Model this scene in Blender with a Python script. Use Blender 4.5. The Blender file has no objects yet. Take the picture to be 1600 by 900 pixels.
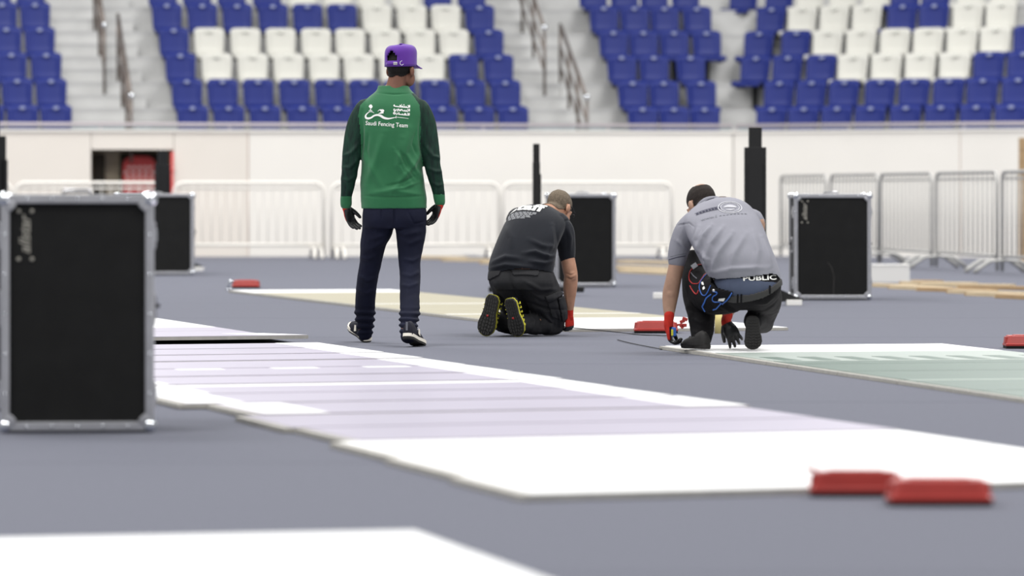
import bpy, bmesh, math, random
import numpy as np
from mathutils import Vector, Matrix
from mathutils.bvhtree import BVHTree

# ---------------------------------------------------------------- camera, world, lights, exposure
SC = bpy.context.scene
COL = SC.collection
F = 7400.0      # focal length in pixels of a 1600 x 900 frame
EYE = 0.9       # lens height above the floor
HZ = 302.0      # pixel row of the horizon
cam_d = bpy.data.cameras.new('camera')
cam = bpy.data.objects.new('camera', cam_d)
COL.objects.link(cam)
cam.location = (0, 0, EYE)
cam.rotation_euler = (math.pi / 2, 0, 0)
cam_d.sensor_width = 36.0
cam_d.lens = 36.0 * F / 1600.0
cam_d.shift_y = -(450 - HZ) / 1600.0
cam_d.clip_start = 0.5
cam_d.clip_end = 400
cam_d.dof.use_dof = True
cam_d.dof.focus_distance = 28.2
cam_d.dof.aperture_fstop = 2.8
SC.camera = cam

world = bpy.data.worlds.new('hall_ambient')
SC.world = world
world.use_nodes = True
world.node_tree.nodes['Background'].inputs[0].default_value = (0.97, 0.985, 1.0, 1)
world.node_tree.nodes['Background'].inputs[1].default_value = 0.40

def area(loc, size, power, rot=(0, 0, 0), col=(1, 0.99, 0.97), spread=180):
    d = bpy.data.lights.new('ceiling_lamp', 'AREA')
    d.shape = 'RECTANGLE'; d.size, d.size_y = size
    d.energy = power; d.color = col; d.spread = math.radians(spread)
    o = bpy.data.objects.new('ceiling_lamp', d)
    o.location = loc; o.rotation_euler = rot
    COL.objects.link(o)
for yy in (10, 28, 46, 62):
    for xx in (-9, 9):
        area((xx, yy, 15), (8, 6), 2100)

SC.view_settings.view_transform = 'Standard'
SC.view_settings.look = 'None'
SC.view_settings.gamma = 1.0
SC.view_settings.use_curve_mapping = False
SC.view_settings.exposure = 0.13

# ---------------------------------------------------------------- helpers
def P(px, py, D):
    return Vector(((px - 800) * D / F, D, EYE - (py - HZ) * D / F))
def G(px, py, z=0.0):
    D = (EYE - z) * F / (py - HZ)
    return Vector(((px - 800) * D / F, D, z))
def srgb(c):
    out = []
    for v in c:
        v /= 255.0
        out.append(v / 12.92 if v <= 0.04045 else ((v + 0.055) / 1.055) ** 2.4)
    return tuple(out)
MATS = {}
def mat(name, col, rough=0.6, spec=0.3, metal=0.0, var=0.0, vscale=6.0, bump=0.0, bscale=200.0, coat=0.0, stretch=None, col2=None, sheen=0.0):
    if name in MATS:
        return MATS[name]
    m = bpy.data.materials.new(name)
    m.use_nodes = True
    nt = m.node_tree
    b = nt.nodes['Principled BSDF']
    c = srgb(col)
    b.inputs['Base Color'].default_value = (*c, 1)
    b.inputs['Roughness'].default_value = rough
    b.inputs['Specular IOR Level'].default_value = spec
    b.inputs['Metallic'].default_value = metal
    if coat: b.inputs['Coat Weight'].default_value = coat
    if sheen: b.inputs['Sheen Weight'].default_value = sheen
    tc = nt.nodes.new('ShaderNodeTexCoord')
    mp = nt.nodes.new('ShaderNodeMapping')
    nt.links.new(tc.outputs['Object'], mp.inputs[0])
    if stretch: mp.inputs['Scale'].default_value = stretch
    if var > 0 or col2:
        n = nt.nodes.new('ShaderNodeTexNoise')
        n.inputs['Scale'].default_value = vscale
        n.inputs['Detail'].default_value = 5
        nt.links.new(mp.outputs[0], n.inputs['Vector'])
        r = nt.nodes.new('ShaderNodeValToRGB')
        if col2:
            d = srgb(col2); r.color_ramp.elements[0].color = (*c, 1); r.color_ramp.elements[1].color = (*d, 1)
        else:
            r.color_ramp.elements[0].color = (*[max(0, x * (1 - var)) for x in c], 1)
            r.color_ramp.elements[1].color = (*[min(1, x * (1 + var)) for x in c], 1)
        r.color_ramp.elements[0].position = 0.3; r.color_ramp.elements[1].position = 0.7
        nt.links.new(n.outputs['Fac'], r.inputs[0])
        nt.links.new(r.outputs[0], b.inputs['Base Color'])
    if bump > 0:
        n2 = nt.nodes.new('ShaderNodeTexNoise')
        n2.inputs['Scale'].default_value = bscale
        n2.inputs['Detail'].default_value = 3
        nt.links.new(mp.outputs[0], n2.inputs['Vector'])
        bp = nt.nodes.new('ShaderNodeBump')
        bp.inputs['Strength'].default_value = bump
        bp.inputs['Distance'].default_value = 0.01
        nt.links.new(n2.outputs['Fac'], bp.inputs['Height'])
        nt.links.new(bp.outputs[0], b.inputs['Normal'])
    MATS[name] = m
    return m

def link_mesh(name, V, Fc, m, parent=None, smooth=False):
    me = bpy.data.meshes.new(name)
    me.from_pydata([tuple(v) for v in V], [], [tuple(f) for f in Fc])
    me.update()
    if smooth:
        me.polygons.foreach_set('use_smooth', [True] * len(me.polygons))
    if m: me.materials.append(m)
    o = bpy.data.objects.new(name, me)
    COL.objects.link(o)
    if parent: o.parent = parent
    return o
def share(name, src, parent, loc=(0, 0, 0), rot=(0, 0, 0), scale=(1, 1, 1)):
    o = bpy.data.objects.new(name, src.data if hasattr(src, 'data') else src)
    COL.objects.link(o)
    o.parent = parent; o.location = loc; o.rotation_euler = rot; o.scale = scale
    return o
def tag(o, label=None, cat=None, group=None, kind=None):
    if label: o['label'] = label
    if cat: o['category'] = cat
    if group: o['group'] = group
    if kind: o['kind'] = kind
    return o
def empty(name, loc, rz=0.0):
    o = bpy.data.objects.new(name, None)
    o.empty_display_size = 0.1
    o.location = loc; o.rotation_euler = (0, 0, rz)
    COL.objects.link(o)
    return o
def copy_tree(o, parent=None):
    c = o.copy(); COL.objects.link(c); c.parent = parent
    for ch in o.children: copy_tree(ch, c)
    return c

class MB:
    def __init__(s): s.V = []; s.F = []
    def add(s, V, Fc):
        k = len(s.V); s.V += [tuple(v) for v in V]; s.F += [tuple(i + k for i in f) for f in Fc]; return s
    def box(s, c, d, M=None, bev=0.0):
        bm = bmesh.new()
        bmesh.ops.create_cube(bm, size=1.0)
        bmesh.ops.scale(bm, vec=d, verts=bm.verts)
        if bev > 0:
            bmesh.ops.bevel(bm, geom=list(bm.edges), offset=bev, segments=2, affect='EDGES', profile=0.5)
        T = Matrix.Translation(c) @ (M.to_4x4() if M else Matrix.Identity(4))
        V = [T @ v.co for v in bm.verts]; bm.verts.index_update()
        Fc = [[v.index for v in f.verts] for f in bm.faces]
        bm.free(); return s.add(V, Fc)
    def prism(s, poly, z0, z1):      # poly: list of (x, y), counter-clockwise
        n = len(poly)
        V = [(x, y, z0) for x, y in poly] + [(x, y, z1) for x, y in poly]
        Fc = [list(range(n))[::-1], list(range(n, 2 * n))] + [[i, (i + 1) % n, n + (i + 1) % n, n + i] for i in range(n)]
        return s.add(V, Fc)
    def tube(s, pts, r, n=8):
        V, Fc = chain_mesh([(Vector(p), r) for p in pts], n=n, sub=1, round_end=False)
        return s.add(V, Fc)
    def sphere(s, c, r, n=10):
        bm = bmesh.new(); bmesh.ops.create_uvsphere(bm, u_segments=n, v_segments=max(4, n // 2 + 1), radius=1.0)
        rr = r if isinstance(r, (tuple, list)) else (r, r, r)
        V = [(c[0] + v.co.x * rr[0], c[1] + v.co.y * rr[1], c[2] + v.co.z * rr[2]) for v in bm.verts]
        bm.verts.index_update(); Fc = [[v.index for v in f.verts] for f in bm.faces]; bm.free(); return s.add(V, Fc)
    def build(s, name, m, parent=None, smooth=False):
        return link_mesh(name, s.V, s.F, m, parent, smooth)

def catmull(nodes, sub):
    if sub <= 1 or len(nodes) < 3: return nodes
    A = np.array(nodes, dtype=float); out = []
    n = len(A)
    for i in range(n - 1):
        p0 = A[max(i - 1, 0)]; p1 = A[i]; p2 = A[i + 1]; p3 = A[min(i + 2, n - 1)]
        for k in range(sub):
            t = k / sub
            out.append(0.5 * ((2 * p1) + (-p0 + p2) * t + (2 * p0 - 5 * p1 + 4 * p2 - p3) * t * t + (-p0 + 3 * p1 - 3 * p2 + p3) * t ** 3))
    out.append(A[-1])
    return out
def chain_mesh(nodes, n=14, sub=4, round_end=True, flat=None):
    """tapered tube through (position, radius) nodes; flat = (vector, factor) squashes it along a direction"""
    arr = catmull([[*p, r] for p, r in nodes], sub)
    pts = [Vector(a[:3]) for a in arr]; rad = [max(1e-4, float(a[3])) for a in arr]
    N = len(pts); tans = []
    for i in range(N):
        t = pts[min(i + 1, N - 1)] - pts[max(i - 1, 0)]
        tans.append(t.normalized() if t.length > 1e-9 else Vector((0, 0, 1)))
    up = Vector((0, 1, 0)) if abs(tans[0].y) < 0.9 else Vector((1, 0, 0))
    rings = []
    side = tans[0].cross(up).normalized()
    seq = []
    if round_end:
        for a in (0.12, 0.5, 0.87):
            seq.append((pts[0] - tans[0] * rad[0] * math.sqrt(1 - a * a), rad[0] * a, tans[0]))
    for i in range(N): seq.append((pts[i], rad[i], tans[i]))
    if round_end:
        for a in (0.87, 0.5, 0.12):
            seq.append((pts[-1] + tans[-1] * rad[-1] * math.sqrt(1 - a * a), rad[-1] * a, tans[-1]))
    V = []; Fc = []
    for c, r, t in seq:
        side = (side - t * side.dot(t)).normalized()
        b = t.cross(side)
        for k in range(n):
            a = 2 * math.pi * k / n
            o = (side * math.cos(a) + b * math.sin(a)) * r
            if flat:
                fv, ff = flat; o = o - fv * o.dot(fv) * (1 - ff)
            V.append(c + o)
    m = len(seq)
    for i in range(m - 1):
        for k in range(n):
            Fc.append([i * n + k, i * n + (k + 1) % n, (i + 1) * n + (k + 1) % n, (i + 1) * n + k])
    Fc.append(list(range(n))[::-1]); Fc.append([(m - 1) * n + k for k in range(n)])
    return V, Fc
def ring_loft(rings):
    n = len(rings[0]); V = [v for r in rings for v in r]; m = len(rings); Fc = []
    for i in range(m - 1):
        for k in range(n):
            Fc.append([i * n + k, i * n + (k + 1) % n, (i + 1) * n + (k + 1) % n, (i + 1) * n + k])
    Fc.append(list(range(n))[::-1]); Fc.append([(m - 1) * n + k for k in range(n)])
    return V, Fc
def remesh(mb, voxel, smooth=4, fac=0.5):
    """fuse overlapping closed shapes into one continuous surface; returns (V, F) arrays"""
    me = bpy.data.meshes.new('tmp'); me.from_pydata(mb.V, [], mb.F); me.update()
    bm = bmesh.new(); bm.from_mesh(me); bmesh.ops.recalc_face_normals(bm, faces=bm.faces); bm.to_mesh(me); bm.free()
    o = bpy.data.objects.new('tmp', me); COL.objects.link(o)
    md = o.modifiers.new('r', 'REMESH'); md.mode = 'VOXEL'; md.voxel_size = voxel
    dg = bpy.context.evaluated_depsgraph_get(); dg.update()
    ev = o.evaluated_get(dg); m2 = bpy.data.meshes.new_from_object(ev)
    nv = len(m2.vertices); V = np.empty(nv * 3); m2.vertices.foreach_get('co', V); V = V.reshape(-1, 3)
    Fc = [tuple(p.vertices) for p in m2.polygons]
    ne = len(m2.edges); E = np.empty(ne * 2, dtype=np.int64); m2.edges.foreach_get('vertices', E); E = E.reshape(-1, 2)
    bpy.data.objects.remove(o); bpy.data.meshes.remove(me); bpy.data.meshes.remove(m2)
    deg = np.bincount(E.ravel(), minlength=nv).astype(float); deg[deg == 0] = 1
    for _ in range(smooth):
        S = np.zeros_like(V)
        for a in range(3):
            S[:, a] = np.bincount(E[:, 0], V[E[:, 1], a], nv) + np.bincount(E[:, 1], V[E[:, 0], a], nv)
        V = V + (S / deg[:, None] - V) * fac
    return V, Fc
def normals(V, Fc):
    A = np.array([[f[0], f[1], f[2], f[3] if len(f) > 3 else f[2]] for f in Fc])
    d1 = V[A[:, 2]] - V[A[:, 0]]; d2 = V[A[:, 3]] - V[A[:, 1]]
    tri = A[:, 2] == A[:, 3]
    d2[tri] = V[A[tri, 2]] - V[A[tri, 1]]
    fn = np.cross(d1, d2); N = np.zeros_like(V)
    for c in range(4):
        for a in range(3): N[:, a] += np.bincount(A[:, c], fn[:, a], len(V))
    L = np.linalg.norm(N, axis=1); L[L == 0] = 1
    return N / L[:, None]
def pxy(V):
    return 800 + V[:, 0] * F / V[:, 1], HZ - (V[:, 2] - EYE) * F / V[:, 1]
def fold_noise(V, scale, seed, aniso=(1, 1, 1)):
    rs = np.random.RandomState(seed); Q = V * np.array(aniso) * scale
    W = Q + 0.6 * np.sin(Q[:, [1, 2, 0]] * 1.3 + rs.rand(3) * 6)
    out = np.zeros(len(V))
    for i in range(6):
        k = rs.randn(3); k /= np.linalg.norm(k); out += np.sin(W @ (k * (0.8 + 0.5 * i)) + rs.rand() * 6.28) / (1 + 0.4 * i)
    return out / 3.0
def apply_folds(V, Fc, lines, back_only=True):
    """raise or sink soft creases that run along polylines over a garment"""
    N = normals(V, Fc); x, y = pxy(V); D = np.zeros(len(V))
    for pts, w, amp in lines:
        best = np.full(len(V), 1e9); tt = np.zeros(len(V)); n = len(pts) - 1
        for i in range(n):
            (ax, ay), (bx, by) = pts[i], pts[i + 1]
            dx, dy = bx - ax, by - ay; L2 = dx * dx + dy * dy
            t = np.clip(((x - ax) * dx + (y - ay) * dy) / L2, 0, 1)
            d = np.hypot(x - ax - t * dx, y - ay - t * dy)
            s = d < best; best[s] = d[s]; tt[s] = (i + t[s]) / n
        D += 2.1 * amp * np.exp(-(best / w) ** 2) * np.sin(np.pi * np.clip(tt, 0.04, 0.96)) ** 0.6
    if back_only: D *= np.clip(0.2 - N[:, 1] * 1.5, 0, 1)
    return V + N * D[:, None]
def split(V, Fc, keys, spec, parent, off=None):
    """one object per key out of one continuous garment; spec: key -> (name, material, parent key or None)"""
    keys = np.asarray(keys); made = {}
    for k, (name, m, pk) in spec.items():
        idx = np.nonzero(keys == k)[0]
        if len(idx) == 0: continue
        fs = [Fc[i] for i in idx]; used = sorted({v for f in fs for v in f}); mp = {v: i for i, v in enumerate(used)}
        made[k] = link_mesh(name, V[used], [[mp[v] for v in f] for f in fs], m, made[pk] if pk is not None else parent, True)
    return made
def shell(V, Fc, mask, name, m, parent, off=0.004, inner=-0.001, noise=0.0, seed=0):
    """a layer lying on part of a surface (hair, belt, pouch), with thickness"""
    N = normals(V, Fc); fs = [Fc[i] for i in np.nonzero(mask)[0]]
    used = sorted({v for f in fs for v in f}); mp = {v: i for i, v in enumerate(used)}; n = len(used)
    o = np.full(n, off)
    if noise: o = o + noise * fold_noise(V[used], 60, seed)
    A = V[used] + N[used] * o[:, None]; B = V[used] + N[used] * inner
    fo = [[mp[v] for v in f] for f in fs]; fi = [[v + n for v in f][::-1] for f in fo]
    cnt = {}
    for f in fo:
        for a, b in zip(f, f[1:] + f[:1]): cnt[(a, b)] = 1
    rim = [[b, a, a + n, b + n] for (a, b) in cnt if (b, a) not in cnt]
    return link_mesh(name, np.vstack([A, B]), fo + fi + rim, m, parent, True)
def centers(V, Fc):
    return np.array([V[list(f)].mean(axis=0) for f in Fc])
def text_mesh(body, size, bold=0.0, shear=0.0, space=1.0, cell=0.008):
    """flat lettering centred on the origin: (V2, F) with small cells so it can follow a curved surface"""
    c = bpy.data.curves.new('t', 'FONT'); c.body = body; c.size = size; c.offset = bold; c.shear = shear
    c.space_character = space; c.align_x = 'CENTER'; c.align_y = 'CENTER'; c.fill_mode = 'FRONT'; c.resolution_u = 3
    o = bpy.data.objects.new('t', c); COL.objects.link(o)
    dg = bpy.context.evaluated_depsgraph_get(); dg.update()
    me = bpy.data.meshes.new_from_object(o.evaluated_get(dg))
    bm = bmesh.new(); bm.from_mesh(me); bmesh.ops.triangulate(bm, faces=bm.faces)
    for _ in range(3):
        es = [e for e in bm.edges if e.calc_length() > cell]
        if not es: break
        bmesh.ops.subdivide_edges(bm, edges=es, cuts=1); bmesh.ops.triangulate(bm, faces=bm.faces)
    bm.verts.index_update()
    V = [(v.co.x, v.co.y) for v in bm.verts]; Fc = [[v.index for v in f.verts] for f in bm.faces]
    bm.free(); bpy.data.objects.remove(o); bpy.data.curves.remove(c); bpy.data.meshes.remove(me)
    return V, Fc
def stroke(pts, ws, sub=6):
    """flat ribbon along 2D points with a width at each"""
    A = catmull([[x, y, w] for (x, y), w in zip(pts, ws)], sub); V = []; Fc = []
    for i, a in enumerate(A):
        p, q = A[max(i - 1, 0)], A[min(i + 1, len(A) - 1)]
        dx, dy = q[0] - p[0], q[1] - p[1]; L = math.hypot(dx, dy) or 1
        nx, ny = -dy / L * a[2] / 2, dx / L * a[2] / 2
        V += [(a[0] + nx, a[1] + ny), (a[0] - nx, a[1] - ny)]
        if i: Fc.append([2 * i - 2, 2 * i - 1, 2 * i + 1, 2 * i])
    return V, Fc
def merge2(*ms):
    V = []; Fc = []
    for v, f in ms:
        k = len(V); V += list(v); Fc += [[i + k for i in q] for q in f]
    return V, Fc
def shift2(m, dx, dy, rot=0.0, sx=1.0, sy=1.0):
    c, s = math.cos(rot), math.sin(rot)
    return [(c * x * sx - s * y * sy + dx, s * x * sx + c * y * sy + dy) for x, y in m[0]], m[1]
def wrap_print(m2, bvh, org, R, U, N, name, m, parent, off=0.0025, back=0.6):
    """lay flat artwork onto a curved surface: rays start off the surface and travel along N"""
    V = []; ok = []
    for x, y in m2[0]:
        h = bvh.ray_cast(org + R * x + U * y - N * back, N)
        if h[0] is None: V.append(org); ok.append(False)
        else:
            nn = h[1] if h[1].dot(N) < 0 else -h[1]
            V.append(h[0] + nn * off); ok.append(True)
    Fc = [f for f in m2[1] if all(ok[i] for i in f)]
    used = sorted({i for f in Fc for i in f}); mp = {v: i for i, v in enumerate(used)}
    return link_mesh(name, [V[i] - parent_origin(parent) for i in used], [[mp[i] for i in f] for f in Fc], m, parent, False)
def parent_origin(o):
    v = Vector((0, 0, 0))
    while o is not None:
        v += o.location; o = o.parent
    return v
ORD = ['first', 'second', 'third', 'fourth', 'fifth', 'sixth', 'seventh', 'eighth', 'ninth', 'tenth', 'eleventh']
rnd = random.Random(7)
# ---------------------------------------------------------------- materials of the hall
M_CARPET = mat('carpet', (97, 99, 111), 0.95, 0.08, var=0.16, vscale=75, bump=0.35, bscale=260, sheen=0.15)
M_FLOOR = mat('subfloor', (70, 72, 80), 0.9, 0.1)
M_WALL = mat('cream_wall', (237, 233, 226), 0.7, 0.2, var=0.03, vscale=0.6)
M_WALL2 = mat('cream_wall_left', (229, 222, 213), 0.7, 0.2, var=0.03, vscale=0.6)
M_JOINT = mat('wall_joint', (205, 184, 172), 0.8, 0.1)
M_CONC = mat('pale_concrete', (190, 190, 189), 0.8, 0.2, var=0.06, vscale=3)
M_NOSE = mat('step_nosing', (180, 180, 180), 0.8, 0.2)
M_BLUE = mat('blue_plastic', (20, 36, 110), 0.5, 0.3, var=0.05, vscale=4)
M_SWHITE = mat('white_plastic', (197, 196, 189), 0.5, 0.3, var=0.02, vscale=4)
M_PLATE = mat('seat_number_plate', (150, 157, 188), 0.35, 0.5)
M_PLATEW = mat('seat_number_plate_white', (222, 222, 214), 0.35, 0.5)
M_BLACKM = mat('black_steel', (26, 26, 28), 0.5, 0.4)
M_RAIL = mat('bronze_rail', (104, 94, 88), 0.35, 0.5, metal=0.35)
M_RAILW = mat('pale_rail', (176, 168, 172), 0.35, 0.5)
M_GALV = mat('galvanised_steel', (176, 175, 172), 0.45, 0.5, metal=0.2, var=0.08, vscale=12)
M_WBAR = mat('white_painted_steel', (240, 236, 228), 0.45, 0.4)
M_ALU = mat('aluminium', (190, 190, 194), 0.32, 0.5, metal=0.75, var=0.07, vscale=14)
M_CHROME = mat('chrome', (225, 228, 232), 0.12, 0.5, metal=1.0)
M_CASE = mat('black_laminate', (22, 22, 22), 0.6, 0.2, var=0.15, vscale=9, bump=0.1, bscale=400)
M_MARK = mat('faded_silver_print', (150, 147, 138), 0.6, 0.3)
M_SCR = mat('grey_scratch', (78, 76, 74), 0.7, 0.2)
M_TOWER = mat('black_tower_paint', (28, 28, 29), 0.55, 0.3, var=0.08, vscale=10)
M_WBLOCK = mat('white_foam_block', (232, 230, 226), 0.7, 0.2)
M_RED = mat('red_moulded_plastic', (160, 50, 44), 0.42, 0.45, var=0.06, vscale=14)
M_RUB = mat('black_rubber', (28, 27, 27), 0.75, 0.2)
M_WOOD = mat('pale_timber', (205, 186, 155), 0.7, 0.2, var=0.14, vscale=5, stretch=(1, 10, 10))
M_WOOD2 = mat('brown_timber', (178, 150, 115), 0.7, 0.2, var=0.16, vscale=5, stretch=(1, 10, 10))
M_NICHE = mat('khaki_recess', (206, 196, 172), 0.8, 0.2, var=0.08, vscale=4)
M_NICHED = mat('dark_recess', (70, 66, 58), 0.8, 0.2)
M_REDSIGN = mat('red_cabinet_paint', (206, 70, 70), 0.45, 0.4)
M_PINK = mat('pale_sign_print', (226, 196, 192), 0.6, 0.3)
M_PWHITE = mat('piste_white', (250, 250, 250), 0.36, 0.5)
M_PURPLE = mat('piste_lilac', (174, 168, 184), 0.36, 0.5, var=0.03, vscale=2)
M_YELLOW = mat('piste_yellow', (170, 164, 142), 0.42, 0.4, var=0.03, vscale=2)
M_GREEN = mat('piste_green', (78, 99, 89), 0.42, 0.4, var=0.03, vscale=2)
M_PGREEN = mat('piste_pale_green', (150, 160, 154), 0.42, 0.4)
M_EDGE = mat('plate_edge_grey', (172, 169, 162), 0.6, 0.3, var=0.10, vscale=20)
M_CABLE = mat('black_cord', (34, 34, 36), 0.6, 0.3)
gm = bpy.data.materials.new('balustrade_glass'); gm.use_nodes = True
gnt = gm.node_tree; gnt.nodes.remove(gnt.nodes['Principled BSDF'])
gt = gnt.nodes.new('ShaderNodeBsdfTransparent'); gt.inputs[0].default_value = (0.84, 0.90, 0.93, 1)
gg = gnt.nodes.new('ShaderNodeBsdfGlossy'); gg.inputs['Roughness'].default_value = 0.05
gx = gnt.nodes.new('ShaderNodeMixShader'); gx.inputs[0].default_value = 0.10
gnt.links.new(gt.outputs[0], gx.inputs[1]); gnt.links.new(gg.outputs[0], gx.inputs[2])
gnt.links.new(gx.outputs[0], gnt.nodes['Material Output'].inputs[0])
M_GLASS = gm

# ---------------------------------------------------------------- floor: carpet laid in strips
fl = MB().box((0, 33, -0.06), (70, 90, 0.1)).build('floor', M_FLOOR)
tag(fl, 'dark blue-grey carpeted arena floor laid in wide strips', 'floor', kind='structure')
y0 = -12.0
k = 0
seams = [-12 + 0.0] + [11.2 + 4.6 * i - 4.6 * 5 for i in range(20)]
seams = sorted(s for s in seams if -12 <= s <= 78)
for a, b in zip(seams[:-1], seams[1:]):
    MB().box((0, (a + b) / 2, -0.005), (70, b - a - 0.012, 0.01)).build('carpet_strip', M_CARPET, fl)

# ---------------------------------------------------------------- stand: two straight facets meeting in a corner
KX, KY = 3.2, 68.5
TA, TBg = math.radians(9), math.radians(-32)
class Facet:
    def __init__(s, ang):
        s.a = ang; s.t = (math.cos(ang), math.sin(ang)); s.n = (-math.sin(ang), math.cos(ang))
    def w(s, u, v, z=0.0):
        return Vector((KX + u * s.t[0] + v * s.n[0], KY + u * s.t[1] + v * s.n[1], z))
    def u(s, px, v):
        q = (px - 800) / F
        return (q * (KY + v * s.n[1]) - KX - v * s.n[0]) / (s.t[0] - q * s.t[1])
    def slab(s, mb, u0, u1, v0, v1, z0, z1, m0=0.0, m1=0.0):   # m: mitre slope of each end
        pts = [(u0 + m0 * v0, v0), (u1 + m1 * v0, v0), (u1 + m1 * v1, v1), (u0 + m0 * v1, v1)]
        return mb.prism([tuple(s.w(u, v))[:2] for u, v in pts], z0, z1)
FA, FB = Facet(TA), Facet(TBg)
MIT = math.tan((TA - TBg) / 2)
UL, UR = FA.u(-1300, 0), FB.u(2700, 0)
WT = 1.77
Z1, RISE, TREAD, V1 = 1.34, 0.40, 0.80, 0.22

# niche in the wall, far left: opening from pixel 142 to 270
nu0, nu1, NTOP = FA.u(143, 0), FA.u(271, 0), 1.52
wall = empty('wall_back', FA.w(0, 0))
tag(wall, 'cream panelled wall below the seating with a recess at far left', 'wall', kind='structure')
KW = Vector((KX, KY, 0))
def rel(mb, name, m, parent, smooth=False):
    o = parent_origin(parent)
    mb.V = [(x - o.x, y - o.y, z - o.z) for x, y, z in mb.V]
    return mb.build(name, m, parent, smooth)
g = 0.008
us = FA.u(388, 0)
for (u0, u1, z0, z1) in ((UL, nu0 - g, 0, WT), (nu0, nu1, NTOP, WT), (nu1 + g, us - g, 0, WT)):
    rel(FA.slab(MB(), u0, u1, 0, 0.2, z0, z1), 'panel', M_WALL2, wall)
rel(FA.slab(MB(), us + g, -g, 0, 0.2, 0, WT, 0, MIT), 'panel', M_WALL, wall)
ub = FB.u(1500, 0)
rel(FB.slab(MB(), g, ub - g, 0, 0.2, 0, WT, -MIT, 0), 'panel', M_WALL, wall)
rel(FB.slab(MB(), ub + g, UR, 0, 0.2, 0, WT), 'panel', M_WALL, wall)
for f, u in ((FA, us), (FB, ub)):
    rel(f.slab(MB(), u - 0.02, u + 0.02, 0.015, 0.2, 0, WT - 0.004), 'joint_strip', M_JOINT, wall)
# the wall's coping
rel(FA.slab(MB(), UL, 0, -0.02, 0.24, WT, WT + 0.035, 0, MIT), 'coping', M_WALL, wall)
rel(FB.slab(MB(), 0, UR, -0.02, 0.24, WT, WT + 0.035, -MIT, 0), 'coping', M_WALL, wall)
# the recess and what is in it
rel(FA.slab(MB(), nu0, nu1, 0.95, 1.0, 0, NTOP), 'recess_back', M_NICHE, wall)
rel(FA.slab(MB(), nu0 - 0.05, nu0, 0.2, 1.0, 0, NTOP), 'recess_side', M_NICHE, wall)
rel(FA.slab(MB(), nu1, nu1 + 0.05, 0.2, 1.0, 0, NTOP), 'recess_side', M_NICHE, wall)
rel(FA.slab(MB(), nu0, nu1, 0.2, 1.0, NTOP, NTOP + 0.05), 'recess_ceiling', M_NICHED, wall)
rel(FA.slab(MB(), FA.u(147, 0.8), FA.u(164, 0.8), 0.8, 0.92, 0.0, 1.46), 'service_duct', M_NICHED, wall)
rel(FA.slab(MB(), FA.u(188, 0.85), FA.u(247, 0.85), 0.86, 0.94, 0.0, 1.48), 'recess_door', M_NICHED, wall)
def rounded(x0, x1, z0, z1, r, n=5, bot=True):
    pts = []
    for cx, cz, a0, rr in ((x1 - r, z1 - r, 0, r), (x0 + r, z1 - r, 90, r), (x0 + (r if bot else 0.01), z0 + (r if bot else 0.01), 180, r if bot else 0.01), (x1 - (r if bot else 0.01), z0 + (r if bot else 0.01), 270, r if bot else 0.01)):
        for i in range(n + 1):
            a = math.radians(a0 + 90 * i / n); pts.append((cx + rr * math.cos(a), cz + rr * math.sin(a)))
    return pts
def slab_xz(pts, y0, y1):
    n = len(pts); V = [(x, y0, z) for x, z in pts] + [(x, y1, z) for x, z in pts]
    return V, [list(range(n)), list(range(n, 2 * n))[::-1]] + [[i, i + n, (i + 1) % n + n, (i + 1) % n] for i in range(n)]
cab = empty('fire_cabinet', FA.w(FA.u(218, 0.6), 0.6, 0.0), TA)
tag(cab, 'red rounded cabinet with pale lettering inside the wall recess', 'cabinet')
MB().add(*slab_xz(rounded(-0.235, 0.235, 0.0, 1.43, 0.14, bot=False), 0, 0.22)).build('body', M_REDSIGN, cab)
for zz, w_ in ((1.27, 0.15), (1.20, 0.19), (1.13, 0.17)):
    for i in range(5):
        x = -w_ + 2 * w_ * i / 4
        MB().box((x, -0.003, zz), (2 * w_ / 4 * 0.62, 0.006, 0.042)).build('letter_block', M_PINK, cab)
MB().tube([(0.19, -0.03, 0.75), (0.19, -0.03, 0.95)], 0.012).build('handle', M_CHROME, cab)
pole = empty('red_pole', FA.w(FA.u(269, -0.06), -0.06))
tag(pole, 'thin red standpipe against the right side of the wall recess', 'pipe')
MB().tube([(0, 0, 0), (0, 0, 1.49)], 0.018, 10).build('pipe', M_REDSIGN, pole, True)
MB().tube([(0, 0, 1.2), (0, 0, 1.24)], 0.026, 10).build('collar', M_REDSIGN, pole, True)
MB().tube([(0, 0, 0), (0, 0, 0.03)], 0.06, 10).build('foot_flange', M_REDSIGN, pole, True)

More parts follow.
